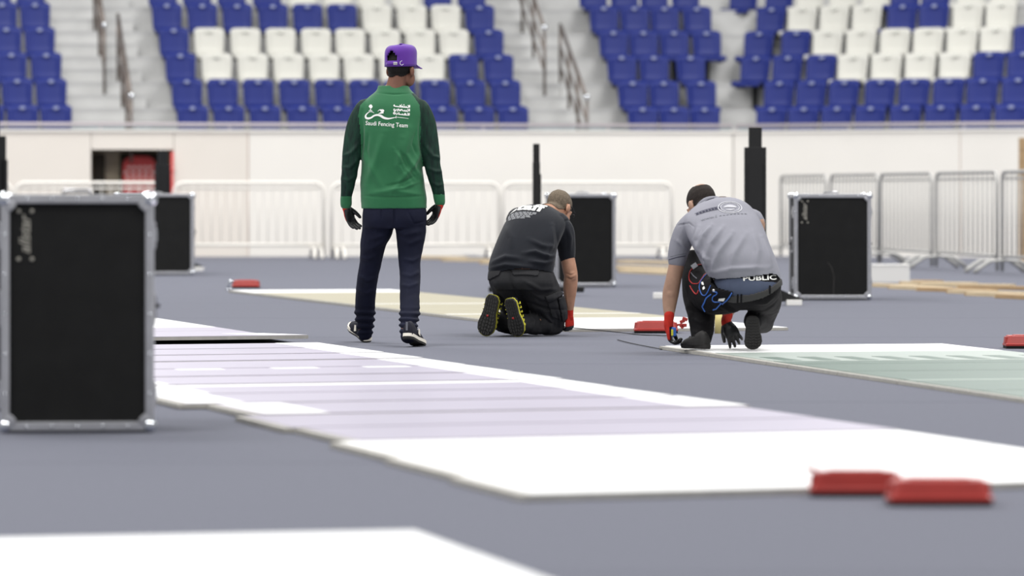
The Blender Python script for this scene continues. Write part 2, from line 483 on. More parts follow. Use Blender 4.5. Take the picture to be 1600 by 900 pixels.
# tiers and steps
st = empty('grandstand', FA.w(0, 0))
tag(st, 'pale concrete stepped grandstand behind the cream wall', 'grandstand', kind='structure')
AIS = ((FA, 106, 246, 1), (FA, 833, 936, 1))
for k in range(9):
    v0 = V1 + TREAD * k; z = Z1 + RISE * k
    if k == 0:
        rel(FA.slab(MB(), UL, nu0 - 0.06, v0, v0 + TREAD + 0.3, z - 0.45, z), 'tier', M_CONC, st)
        rel(FA.slab(MB(), nu1 + 0.06, 0, v0, v0 + TREAD + 0.3, z - 0.45, z, 0, MIT), 'tier', M_CONC, st)
    else:
        rel(FA.slab(MB(), UL, 0, v0, v0 + TREAD + 0.3, z - 0.45, z, 0, MIT), 'tier', M_CONC, st)
    rel(FB.slab(MB(), 0, UR, v0, v0 + TREAD + 0.3, z - 0.45, z, -MIT, 0), 'tier', M_CONC, st)
    if k: rel(FA.slab(MB(), UL, 0, v0 - 0.004, v0 + 0.03, z - 0.05, z + 0.004, 0, MIT), 'tier_nosing', M_NOSE, st)
    rel(FB.slab(MB(), 0, UR, v0 - 0.004, v0 + 0.03, z - 0.05, z + 0.004, -MIT, 0), 'tier_nosing', M_NOSE, st)
    sh = 8.5 * k
    for f, p0, p1, _ in AIS:
        # an aisle runs straight up the slope
        u0, u1 = f.u(p0, V1), f.u(p1, V1)
        if k == 0 and p0 < 200: continue
        rel(f.slab(MB(), u0, u1, v0 + TREAD / 2, v0 + TREAD + 0.05, z, z + RISE / 2), 'step', M_CONC, st)
        rel(f.slab(MB(), u0, u1, v0 + TREAD / 2 - 0.004, v0 + TREAD / 2 + 0.03, z + RISE / 2 - 0.04, z + RISE / 2 + 0.004), 'step_nosing', M_NOSE, st)

# glass balustrade with a pale top rail
for f, ua, ubb, ma, mb_, lab in ((FA, UL, 0, 0, MIT, 'low glass balustrade with pale rail along the left and middle seat blocks'), (FB, 0, UR, -MIT, 0, 'low glass balustrade with pale rail in front of the right-hand seat block')):
    b = empty('balustrade', f.w(0, 0.1)); tag(b, lab, 'balustrade', 'glass balustrades on the wall')
    L = abs(ubb - ua); n = max(2, round(L / 1.9))
    for i in range(n):
        p, q = ua + (ubb - ua) * i / n, ua + (ubb - ua) * (i + 1) / n
        rel(f.slab(MB(), p + 0.012, q - 0.012, 0.09, 0.102, WT + 0.036, WT + 0.10), 'glass_pane', M_GLASS, b)
        rel(MB().tube([f.w(p + 0.012, 0.1, WT + 0.03), f.w(p + 0.012, 0.1, WT + 0.13)], 0.012, 6), 'post', M_RAILW, b)
    rel(MB().tube([f.w(ua, 0.1, WT + 0.108), f.w(ubb, 0.1, WT + 0.108)], 0.026, 8), 'rail', M_RAILW, b, True)

# aisle handrails
def handrail(f, px, r0, r1, label):
    u = f.u(px, V1 + 0.1); b = empty('handrail', f.w(u, V1 + TREAD * r0, Z1 + RISE * r0)); tag(b, label, 'handrail', 'stair handrails')
    def pt(r, h): return f.w(u, V1 + TREAD * r + 0.1, Z1 + RISE * r + h)
    for h, rr in ((0.92, 0.028), (0.60, 0.018), (0.30, 0.018)):
        rel(MB().tube([pt(r0, h), pt(r1, h)], rr, 8), 'rail' if h > 0.9 else 'lower_rail', M_RAIL, b, True)
    n = 4
    for i in range(n):
        r = r0 + (r1 - r0) * i / (n - 1)
        rr = math.floor(r * 2 + 1e-6) / 2
        hb = Z1 + RISE * rr - (Z1 + RISE * r)
        rel(MB().tube([pt(r, min(hb, 0.0)), pt(r, 0.92)], 0.022, 8), 'post', M_RAIL, b, True)
    rel(MB().sphere(pt(r0, 0.95), 0.045), 'end_cap', M_CHROME, b, True)
handrail(FA, 205, 0.0, 3.2, 'lower bronze handrail on the stairs left of the wide seat block')
handrail(FA, 180, 2.7, 6.6, 'upper bronze handrail on the stairs left of the wide seat block')
handrail(FA, 917, 0.0, 2.9, 'lower bronze handrail on the stairs left of the middle block')
handrail(FA, 889, 2.7, 6.6, 'upper bronze handrail on the stairs left of the middle block')

# ---------------------------------------------------------------- stadium seats
def grid_sheet(fn, nu, nv, th):
    """a sheet with thickness: fn(a, b) -> point, a and b from 0 to 1"""
    A = [[Vector(fn(i / nu, j / nv)) for i in range(nu + 1)] for j in range(nv + 1)]
    def nrm(i, j):
        a = A[j][min(i + 1, nu)] - A[j][max(i - 1, 0)]; b = A[min(j + 1, nv)][i] - A[max(j - 1, 0)][i]
        return a.cross(b).normalized()
    V = [A[j][i] for j in range(nv + 1) for i in range(nu + 1)]
    V += [A[j][i] - nrm(i, j) * th for j in range(nv + 1) for i in range(nu + 1)]
    n = (nu + 1) * (nv + 1); ix = lambda i, j: j * (nu + 1) + i; Fc = []
    for j in range(nv):
        for i in range(nu):
            q = [ix(i, j), ix(i + 1, j), ix(i + 1, j + 1), ix(i, j + 1)]; Fc.append(q); Fc.append([v + n for v in q][::-1])
    rim = [ix(i, 0) for i in range(nu + 1)] + [ix(nu, j) for j in range(1, nv + 1)] + [ix(i, nv) for i in range(nu - 1, -1, -1)] + [ix(0, j) for j in range(nv - 1, 0, -1)]
    for a, b in zip(rim, rim[1:] + rim[:1]): Fc.append([b, a, a + n, b + n])
    return V, Fc
def back_fn(a, b):
    w = 0.200 + 0.018 * b
    e = abs(a - 0.5) * 2
    x = (a - 0.5) * 2 * w
    z = 0.425 + 0.405 * b - (0.03 * max(0, e - 0.75) / 0.25 if b > 0.95 else 0)
    y = 0.185 + 0.085 * b + 0.012 * math.cos(e * 1.5) - 0.03 * max(0, e - 0.8) / 0.2
    if e < 0.72 and 0.12 < b < 0.80: y += 0.014
    if b > 0.93: y += 0.02 * (b - 0.93) / 0.07
    return (x, y, z)
def pan_fn(a, b):
    w = 0.215; e = abs(a - 0.5) * 2
    y = 0.20 - 0.43 * b; z = 0.43 - 0.014 * math.sin(b * math.pi) * (1 - e * e) + 0.012 * e ** 4
    if b > 0.85: z -= 0.07 * ((b - 0.85) / 0.15) ** 1.5; y += 0.02 * ((b - 0.85) / 0.15) ** 2
    return ((a - 0.5) * 2 * w, y, z)
def seat_parts(mm, pm):
    back = MB().add(*grid_sheet(back_fn, 10, 9, 0.022)).build('backrest', mm, None, True)
    pan = MB().add(*grid_sheet(pan_fn, 6, 8, -0.022)).build('seat_pan', mm, None, True)
    pts = [(0.040 * math.cos(t * math.pi / 6), 0.785 + 0.024 * math.sin(t * math.pi / 6)) for t in range(12)]
    pl = MB().add(*slab_xz(pts, 0.244, 0.262)).build('number_plate', pm, None)
    br = MB().box((0, 0.05, 0.385), (0.30, 0.30, 0.04)).box((0, 0.21, 0.21), (0.07, 0.05, 0.42)).box((-0.16, 0.02, 0.36), (0.02, 0.34, 0.06)).box((0.16, 0.02, 0.36), (0.02, 0.34, 0.06)).build('bracket', M_BLACKM, None)
    return [back, pan, pl, br]
SEATP = {'blue': [o.data for o in seat_parts(M_BLUE, M_PLATE)], 'white': [o.data for o in seat_parts(M_SWHITE, M_PLATEW)]}
for o in [o for o in COL.objects if o.name.split('.')[0] in ('backrest', 'seat_pan', 'number_plate', 'bracket') and o.parent is None]:
    bpy.data.objects.remove(o)
B_, W_ = 'blue', 'white'
def runs(*a):
    return [(x, c) for c, xs in a for x in xs]
ROWN = ['bottom row', 'second row', 'third row', 'fourth row', 'fifth row', 'sixth row']
BLOCKS = [
 ('far-left block', FA, [runs((B_, (-18, 35, 88))), runs((B_, (-26, 27, 80))), runs((B_, (-35, 18, 72))), runs((B_, (10, 62))), runs((B_, (3, 55))), runs((B_, (-5, 47)))]),
 ('wide left block', FA, [
   runs((B_, (301, 358, 415, 473, 528, 584, 638, 692, 749, 802))),
   runs((B_, (292, 348, 404, 460, 516, 570, 625, 680, 735, 790))),
   runs((B_, (282,)), (W_, (339, 395, 451, 507, 561, 617, 672)), (B_, (725, 779))),
   runs((B_, (272,)), (W_, (327, 384, 439, 494, 548, 602, 657, 710)), (B_, (764,))),
   runs((B_, (261, 316, 371, 427, 481, 535)), (W_, (589, 644, 697)), (B_, (750,))),
   runs((B_, (254, 308, 362, 417)), (W_, (472, 527, 580, 634)), (B_, (684, 737)))]),
 ('middle block', FA, [runs((B_, (1005, 1054, 1102))), runs((B_, (989, 1038, 1096))), runs((B_, (972, 1022, 1080))), runs((B_, (959, 1006, 1054, 1105))), runs((B_, (944, 992, 1039, 1090))), runs((B_, (927, 976, 1022, 1071)))]),
 ('right-hand block', FB, [
   runs((B_, (1207, 1257, 1309, 1361, 1416, 1471, 1526, 1581))),
   runs((B_, (1219, 1269, 1320, 1377, 1430, 1484, 1537, 1592))),
   runs((B_, (1182, 1232, 1285)), (W_, (1334, 1387, 1440, 1494)), (B_, (1547, 1600))),
   runs((B_, (1187, 1245)), (W_, (1295, 1347, 1400, 1452, 1505, 1557)), (B_, (1609,))),
   runs((B_, (1206,)), (W_, (1255, 1305, 1356)), (B_, (1411, 1461)), (W_, (1514, 1566))),
   runs((B_, (1164, 1220)), (W_, (1268, 1320, 1372)), (B_, (1417, 1465)), (W_, (1520, 1572)))]),
]
for bn, f, rows in BLOCKS:
    for k, row in enumerate(rows):
        for i, (px, c) in enumerate(row):
            v = V1 + TREAD * k + 0.46
            root = empty('stadium_seat', f.w(f.u(px, v + 0.2), v, Z1 + RISE * k), f.a + math.radians(rnd.uniform(-1, 1)))
            if f is FB: root.rotation_euler.z *= 0.75; root.scale = (1.06, 1, 1)
            nth = ORD[i] if i else 'first'
            tag(root, f'{c} plastic stadium seat, {nth} from left in {ROWN[k]} of {bn}', 'seat', 'stadium seats in the grandstand')
            for nm, me in zip(('backrest', 'seat_pan', 'number_plate', 'bracket'), SEATP[c]):
                share(nm, me, root)

# ---------------------------------------------------------------- crowd barriers
def barrier(p, q, h, m, label, group, nb=20, r=0.019, feet=True):
    """p, q: floor points of the two ends"""
    d = q - p; L = d.length; root = empty('crowd_barrier', p, math.atan2(d.y, d.x)); tag(root, label, 'barrier', group)
    c = 0.12; zb = 0.20
    arc = [(0, 0, 0.03), (0, 0, h - c)] + [(c - c * math.cos(t), 0, h - c + c * math.sin(t)) for t in (0.5, 1.05)] + [(c, 0, h)]
    arc2 = [(L - x, 0, z) for x, _, z in arc][::-1]
    MB().tube(arc + arc2, r, 8).build('frame', m, root, True)
    MB().tube([(0, 0, zb), (L, 0, zb)], r * 0.9, 6).build('bottom_rail', m, root, True)
    MB().tube([(0.06, 0, h - 0.075), (L - 0.06, 0, h - 0.075)], r * 0.6, 6).build('upper_rail', m, root, True)
    bar = MB().tube([(0, 0, zb), (0, 0, h - 0.01)], 0.011 if m is M_GALV else 0.006, 6).build('bar', m, root, True)
    for i in range(1, nb):
        if i == 1: bar.location.x = L * i / nb
        else: share('bar', bar, root, (L * i / nb, 0, 0))
    if feet:
        for x in (0.10, L - 0.10):
            for dx in (-0.05, 0.05):
                pts = [(x + dx, -0.34, 0.0), (x + dx, -0.27, 0.08), (x + dx, -0.17, 0.145), (x + dx, 0, 0.155), (x + dx, 0.17, 0.145), (x + dx, 0.27, 0.08), (x + dx, 0.34, 0.0)]
                MB().tube([(a, b, max(cz, 0.021)) for a, b, cz in pts], 0.021, 6).build('foot', m, root, True)
    return root
def at_s(px, s):
    D = F / s; return Vector(((px - 800) * D / F, D, 0))
def s_of(px): return 112 + (143 - 112) * (px - 1220) / 380.0
BN = ['leftmost steel crowd barrier, half hidden behind the right-hand black case', 'second steel crowd barrier from left, behind the right-hand black case', 'third steel crowd barrier from left, above the white box', 'fourth steel crowd barrier from left, widest one in full view', 'rightmost steel crowd barrier, cut off beside the brown board']
for i, (a, b) in enumerate(((1220, 1291), (1298, 1372), (1376, 1456), (1463, 1558), (1566, 1668))):
    barrier(at_s(a, s_of(a)), at_s(b, s_of(b)), 1.14, M_GALV, BN[i], 'steel crowd barriers at right', nb=13)
WN = ['white crowd barrier at far left behind the large black case', 'white crowd barrier below the wall recess', 'white crowd barrier between far-left case and standing man', 'white crowd barrier behind the standing man', 'white crowd barrier behind the kneeling man in black']
for i, (a, b) in enumerate(((-190, 18), (24, 262), (272, 506), (518, 780), (786, 1050))):
    barrier(at_s(a, 115.5), at_s(b, 115.0), 1.04, M_WBAR, WN[i], 'white crowd barriers along the wall', nb=16, r=0.024)

# brown board at the right edge, white box
pb = empty('plywood_board', G(1607, 415)); tag(pb, 'upright brown board leaning at the right edge beside the barriers', 'board')
MB().box((0, 0, 0.80), (0.24, 0.05, 1.58), None, 0.004).build('board', M_WOOD2, pb)
MB().box((0, 0.12, 0.02), (0.24, 0.3, 0.04)).build('foot_batten', M_WOOD2, pb)
wb = empty('white_box', G(1389, 441.5)); tag(wb, 'plain white box on the carpet right of the right-hand black case', 'box')
MB().box((0, 0.15, 0.085), (0.42, 0.3, 0.17), None, 0.004).build('body', M_WBLOCK, wb)
MB().box((0, 0.15, 0.176), (0.43, 0.31, 0.012), None, 0.003).build('lid', M_WBLOCK, wb)

# ---------------------------------------------------------------- flight cases
def flight_case(fl_, fr_, depth, H, label, logo=True, rot=0.0, scratch=False, lidlock=True):
    """fl_, fr_: floor points of the two front corners"""
    d = fr_ - fl_; W = d.length; root = empty('flight_case', fl_, math.atan2(d.y, d.x) + rot)
    tag(root, label, 'flight case', 'black flight cases')
    t = 0.028; b = 0.012
    MB().box((W / 2, depth / 2, b + (H - b) / 2), (W - 0.03, depth - 0.03, H - b - 0.03), None, 0.003).build('body', M_CASE, root)
    e = MB()
    prof = lambda c, s, nm: MB().box(c, s, None, 0.004).build(nm, M_ALU, root)
    for y in (0.0, depth):
        sy = 0.5 if y == 0 else -0.5
        for z in (b + t / 2, H - t / 2): prof((W / 2, y + sy * 0.02, z), (W - 0.02, 0.022, t + 0.006), 'edge_profile')
        for x in (t / 2, W - t / 2): prof((x, y + sy * 0.02, H / 2 + b / 2), (t + 0.006, 0.022, H - b - 0.02), 'edge_profile')
    for x in (0.0, W):
        sx = 0.5 if x == 0 else -0.5
        for z in (b + t / 2, H - t / 2): prof((x + sx * 0.02, depth / 2, z), (0.022, depth - 0.03, t + 0.006), 'edge_profile')
        for y in (t / 2, depth - t / 2): prof((x + sx * 0.02, y, H / 2 + b / 2), (0.022, t + 0.006, H - b - 0.02), 'edge_profile')
    for y in (0.012, depth - 0.012):
        for z in (b + t / 2, H - t / 2): pass
    for x in (0.014, W - 0.014):
        for y in (0.014, depth - 0.014):
            for z in (b + 0.016, H - 0.016):
                c = MB().sphere((x, y, z), 0.030 if z > 0.5 else 0.028, 12).build('ball_corner', M_CHROME, root, True)
                MB().box((x + (0.020 if x < W / 2 else -0.020), y + (-0.006 if y < depth / 2 else 0.006), z + (0.022 if z < 0.5 else -0.022)), (0.034, 0.03, 0.034), Matrix.Rotation(math.radians(45), 3, 'Y'), 0.004).build('corner_bracket', M_ALU, c)
    rv = MB().sphere((0, 0, 0), (0.0055, 0.003, 0.0055), 8).build('rivet', M_CHROME, root, True)
    first = True
    for i in range(1, 6):
        for (x, z) in ((W * i / 6, H - t / 2), (W * i / 6, b + t / 2), (t / 2, H * i / 6), (W - t / 2, H * i / 6)):
            if first: rv.location = (x, -0.003, z); first = False
            else: share('rivet', rv, root, (x, -0.003, z))
    # side panel: recessed handle and butterfly latches, on both short sides
    for x, s in ((0.0, -1), (W, 1)):
        hd = MB().box((x + s * 0.004, depth / 2 - 0.1, H * 0.52), (0.012, 0.17, 0.13), None, 0.003).build('side_handle', M_ALU, root)
        MB().box((x + s * 0.011, depth / 2 - 0.1, H * 0.52), (0.004, 0.13, 0.09)).build('handle_well', M_RUB, hd)
        MB().tube([(x + s * 0.02, depth / 2 - 0.15, H * 0.53), (x + s * 0.02, depth / 2 - 0.05, H * 0.53)], 0.008, 8).build('grip', M_RUB, hd, True)
        for zz in (0.16, 0.83):
            la = MB().box((x + s * 0.004, 0.09, H * zz), (0.012, 0.09, 0.10), None, 0.003).build('latch', M_ALU, root)
            MB().box((x + s * 0.012, 0.09, H * zz), (0.006, 0.05, 0.05), None, 0.002).build('latch_lever', M_CHROME, la)
    MB().tube([(W * 0.40, depth * 0.3, H + 0.006), (W * 0.42, depth * 0.3, H + 0.016), (W * 0.58, depth * 0.3, H + 0.016), (W * 0.60, depth * 0.3, H + 0.006)], 0.008, 6).build('top_handle', M_ALU, root, True)
    if logo:
        tm = text_mesh('allstar', 0.058, bold=0.0008, shear=0.35)
        x0 = t + 0.062; z0 = H - 0.15
        lg = link_mesh('logo', [(x0 - y, -0.0005 + 0.0, z0 + x) for x, y in tm[0]], tm[1], M_MARK, root)
        lg.location.y = 0.0142
        for sx in (-0.025, 0.025):
            for sz in (-0.09, 0.09):
                MB().sphere((x0 + sx, 0.012, z0 + sz), (0.008, 0.004, 0.008), 8).build('logo_rivet', M_MARK, root, True)
    if scratch:
        MB().tube([(W * 0.44, 0.0145, 0.32), (W * 0.49, 0.0145, 0.27), (W * 0.52, 0.0145, 0.2), (W * 0.51, 0.0145, 0.04)], 0.0022, 5).build('scratch_mark', M_SCR, root)
    return root
def case_px(x0, x1, yb, depth, label, yaw=0.0, **k):
    a = G(x0, yb); D = a.y; w = (x1 - x0) * D / F
    c = G((x0 + x1) / 2, yb); h = w / 2 / math.cos(yaw)
    dv = Vector((math.cos(yaw), math.sin(yaw), 0)) * h
    return flight_case(c - dv, c + dv, depth, 0.893, label, **k)
case_px(3, 239, 677, 0.62, 'large black flight case with silver edges, nearest the camera at left', yaw=math.radians(5.4))
case_px(180, 302, 430, 0.7, 'small far black flight case standing behind the large left case', yaw=math.radians(3))
case_px(868, 962, 449, 0.66, 'black flight case behind the kneeling man in black shirt', yaw=math.radians(7.5), logo=False)
case_px(1241, 1361, 469, 0.73, 'black flight case with scratch, right of the crouching man', scratch=True)

# ---------------------------------------------------------------- black towers
def tower(px, yb, label, wide, yaw=0.0, H=1.43, off=0.0):
    """scoring tower: stepped flat column on a low sloping cross foot with white pads"""
    p = G(px, yb); root = empty('scoring_tower', p, yaw); tag(root, label, 'tower', 'black scoring towers')
    w1, w0, dp = (0.175, 0.105, 0.065)
    MB().box((off, 0, 0.05 + (H - 0.21) / 2), (w1, dp, H - 0.21), None, 0.004).build('column', M_TOWER, root)
    MB().box((off, 0, H - 0.12), (w0, dp * 0.9, 0.24), None, 0.004).build('column_top', M_TOWER, root)
    MB().box((off - w1 / 2 + 0.012, -dp / 2 - 0.004, H * 0.45), (0.02, 0.012, H * 0.7), None, 0.002).build('edge_strip', M_TOWER, root)
    MB().box((off + w1 / 2 - 0.012, -dp / 2 - 0.004, H * 0.45), (0.02, 0.012, H * 0.7), None, 0.002).build('edge_strip', M_TOWER, root)
    hw = wide / 2
    for s in (-1, 1):
        pts = [(0, 0.03), (s * hw, 0.03), (s * hw, 0.055), (s * (hw - 0.06), 0.075), (s * hw * 0.3, 0.165), (0, 0.19)]
        if s < 0: pts = pts[::-1]
        V, Fc = slab_xz(pts, -0.045, 0.045); MB().add(V, Fc).build('foot_wing', M_TOWER, root)
        MB().box((s * (hw - 0.07), -0.0, 0.0225), (0.125, 0.16, 0.045), None, 0.004).build('white_pad', M_WBLOCK, root)
        MB().box((0, s * 0.22, 0.055), (0.09, 0.40, 0.05), None, 0.01).build('cross_foot', M_TOWER, root)
    return root
tower(1180, 477, 'wide black scoring tower behind the crouching man in grey', 0.76)
bk_ = empty('foam_block', G(1029, 467)); tag(bk_, 'small white block on carpet left of the crouching man\'s arm', 'block')
MB().box((0, 0.05, 0.026), (0.09, 0.10, 0.052), None, 0.006).build('block', M_WBLOCK, bk_)
tower(838, 462, 'thin black scoring tower left of the kneeling man\'s head', 0.72, yaw=math.radians(90), H=1.335)
tower(254, 423.5, 'short black scoring tower in front of the wall recess', 1.0, yaw=math.radians(30), H=1.40)
tower(-22, 640, 'black scoring tower cut off by the left edge of the picture', 0.9, yaw=math.radians(50), H=1.30)

# ---------------------------------------------------------------- loose planks
plank_meshes = {}
def plank(p, q, th, w, z, label, m):
    d = q - p; L = d.length; root = empty('wooden_plank', (p.x, p.y, z), math.atan2(d.y, d.x)); tag(root, label, 'plank', 'loose planks on the carpet')
    MB().box((L / 2, 0, th / 2), (L, w, th), None, 0.002).build('board', m, root)
    MB().box((0.004, 0, th / 2), (0.02, w + 0.002, th + 0.001), None).build('end_band', M_WOOD2 if m is M_WOOD else M_WOOD, root)
PW = [(1428, 1470, 443.0, 443.6), (1410, 1524, 445, 446.6), (1440, 1583, 447.6, 449.6), (1500, 1640, 451.2, 454.2), (1366, 1436, 448.2, 451.2), (1395, 1482, 451.4, 455.0), (1438, 1552, 454.6, 458.6), (1486, 1600, 458.4, 462.2), (1515, 1640, 462.2, 466.4), (1562, 1660, 466, 470.5)]
for i, (a, b, ya, yb) in enumerate(PW):
    plank(G(a, ya), G(b, yb), 0.035, 0.10, 0.0 if i % 3 else 0.001, f'pale wooden plank on carpet below the steel barriers, {ORD[i]} from back', M_WOOD if i % 3 else M_WOOD2)
PL = [(646, 720, 404, 405.5), (700, 790, 408, 409.5), (760, 850, 412.5, 414), (975, 1045, 411, 413), (972, 1050, 420, 423), (980, 1062, 426, 430)]
for i, (a, b, ya, yb) in enumerate(PL):
    plank(G(a, ya), G(b, yb), 0.04, 0.22, 0.0, f'pale wooden plank on carpet between the three men and wall, {ORD[i]} from left', M_WOOD)
fp = empty('foam_pad', G(735, 404)); tag(fp, 'small white pad lying on the planks between the men', 'pad')
MB().box((0, 0, 0.06), (0.2, 0.12, 0.04), None, 0.006).build('pad', M_WBLOCK, fp)
fp.location.z = 0.0

# ---------------------------------------------------------------- fencing pistes
class Piste:
    def __init__(s, o, d, name_lab, skew=0.0):
        s.o = Vector((o.x, o.y, 0)); dd = Vector((d.x, d.y, 0)).normalized(); s.d = dd; s.n = Vector((-dd.y, dd.x, 0))
        if s.n.x < 0: s.n = -s.n
        s.n = (s.n - s.d * skew).normalized()
        s.root = empty('fencing_piste', s.o); tag(s.root, name_lab, 'piste', 'fencing pistes')
    def quad(s, u0, u1, v0, v1, z0, z1, m, name, parent=None, lift=(0, 0)):
        pts = [(u0, v0), (u1, v0), (u1, v1), (u0, v1)]
        V = []
        for top in (0, 1):
            for u, v in pts:
                p = s.d * u + s.n * v; V.append((p.x, p.y, (z1 if top else z0) + (lift[0] + (lift[1] - lift[0]) * (u - s.pu[0]) / (s.pu[1] - s.pu[0]))))
        Fc = [[3, 2, 1, 0], [4, 5, 6, 7], [0, 1, 5, 4], [1, 2, 6, 5], [2, 3, 7, 6], [3, 0, 4, 7]]
        o = link_mesh(name, V, Fc, m, parent or s.root)
        return o
    def plate(s, u0, u1, v0, v1, m, lift=(0, 0), h=0.022, marks=()):
        gp = 0.006; s.pu = (u0, u1)
        base = s.quad(u0 + gp, u1 - gp, v0, v1, 0.001, h - 0.003, M_EDGE, 'plate', None, lift)
        s.quad(u0 + gp * 1.5, u1 - gp * 1.5, v0 + 0.035, v1 - 0.006, h - 0.003, h, m, 'plate_surface', base, lift)
        for (a, b, c, d_, mm, nm) in marks:
            s.quad(max(a, u0 + gp * 1.5), min(b, u1 - gp * 1.5), c, d_, h, h + 0.0012, mm, nm, base, lift)
        return base
# lilac piste, half assembled, running towards the lower right
A = Piste(G(497, 541), G(1600, 711) - G(497, 541), 'half-assembled lilac and white fencing piste across the centre foreground', 0.13)
sm = [0.0, 0.86, 1.82, 2.78, 3.75, 4.73, 5.71, 6.62, 7.58, 8.62, 9.62, 10.62]
left = [-2.24, -2.2, -2.22, -2.24, -2.2, -2.23, -2.21, -2.24, -2.12, -2.2, -2.16]
for i in range(len(sm) - 1):
    u0, u1, vl = sm[i], sm[i + 1], left[i]
    vr = 0.0 if i not in (8, 9) else (0.03 if i == 8 else 0.0)
    mk = []
    if i < 8: mk.append((u0, u1, -0.27, vr - 0.006, M_PWHITE, 'white_border')); mk.append((u0, u1, vl + 0.035, vl + 0.29, M_PWHITE, 'white_border'))
    if i == 8: mk.append((u0, u1, -0.25, vr - 0.006, M_PWHITE, 'white_border')); mk.append((u0, u1, vl + 0.05, vl + 0.32, M_PWHITE, 'white_border'))
    if i == 4:
        for c in (-1.95, -1.46, -0.96, -0.47): mk.append((u0 + 0.02, u0 + 0.17, c - 0.11, c + 0.13, M_PWHITE, 'centre_dash'))
    if i == 6: mk.append((u0 + 0.02, u0 + 0.20, vl + 0.3, -0.28, M_PWHITE, 'on_guard_line'))
    A.plate(u0, u1, vl, vr, M_PURPLE, marks=mk, lift=(0.0, 0.0018 + 0.0014 * (i % 3)))
for u0, u1, vl in ((10.62, 11.65, -2.24), (11.65, 12.7, -2.27), (12.7, 13.62, -2.3)):
    A.plate(u0, u1, vl, 0.0, M_PWHITE, lift=(0.0, 0.001))
lf = [(-6.3, -5.2), (-5.2, -4.2), (-4.2, -3.25), (-3.25, -2.5), (-2.5, -1.7), (-1.7, -0.28)]
for j, (u0, u1) in enumerate(lf):
    m = M_PWHITE if u1 <= -3.2 else M_PURPLE
    mk = [(u0, u1, -0.27, -0.006, M_PWHITE, 'white_border')] if u1 > -0.5 else []
    A.plate(u0, u1, -2.25, 0.0, m, lift=(0.0, 0.0) if j < 5 else (0.004, 0.035), h=0.024, marks=mk)
# yellow piste behind
Yp = Piste(G(357, 457), G(885, 519) - G(357, 457), 'pale yellow fencing piste with white ends behind the three men')
wY = 1.50; LY = (G(885, 519) - G(357, 457)).length
us_ = [0.0, 1.2, 2.4] + [2.4 + (LY - 5.0) * i / 7 for i in range(1, 8)] + [LY - 1.3, LY]
for i in range(len(us_) - 1):
    u0, u1 = us_[i], us_[i + 1]
    m = M_PWHITE if (i == 0 or i >= len(us_) - 3) else M_YELLOW
    mk = [(u1 - 0.12, u1, 0.04, wY - 0.01, M_PWHITE, 'warning_line')] if i in (4, 7) else []
    Yp.plate(u0, u1, 0.0, wY, m, marks=mk)
# green piste at right
Gp = Piste(G(1030, 546), G(1600, 630) - G(1030, 546), 'pale green fencing piste with white end under the crouching man', 0.05)
ug = [0.0, 1.25, 2.55, 3.0, 4.0, 5.1, 6.3, 7.5, 8.7, 9.9, 11.1]
wG = 1.72
for i in range(len(ug) - 1):
    m = M_PWHITE if i == 0 else (M_PGREEN if i == 1 else M_GREEN)
    mk = [(ug[i], ug[i] + 0.10, 0.04, wG - 0.01, M_PGREEN, 'warning_line')] if i in (2, 5) else []
    if i == 1:
        mk = [(ug[1] + 0.75, ug[2], 0.10 + 0.21 * j, 0.20 + 0.21 * j, M_GREEN, 'checker_mark') for j in range(8)]
    Gp.plate(ug[i], ug[i + 1], 0.0, wG, m, marks=mk)
# white piste in the very front, cut off by the lower left of the picture
Wp = Piste(G(650, 847), G(765, 890) - G(650, 847), 'blurred white fencing piste in the lower left foreground', 0.06)
for u0, u1, m in ((0.0, 0.72, M_PWHITE), (0.72, 1.9, M_PWHITE), (1.9, 3.1, M_PWHITE)):
    Wp.plate(u0, u1, -2.3, 0.0, m, h=0.03)

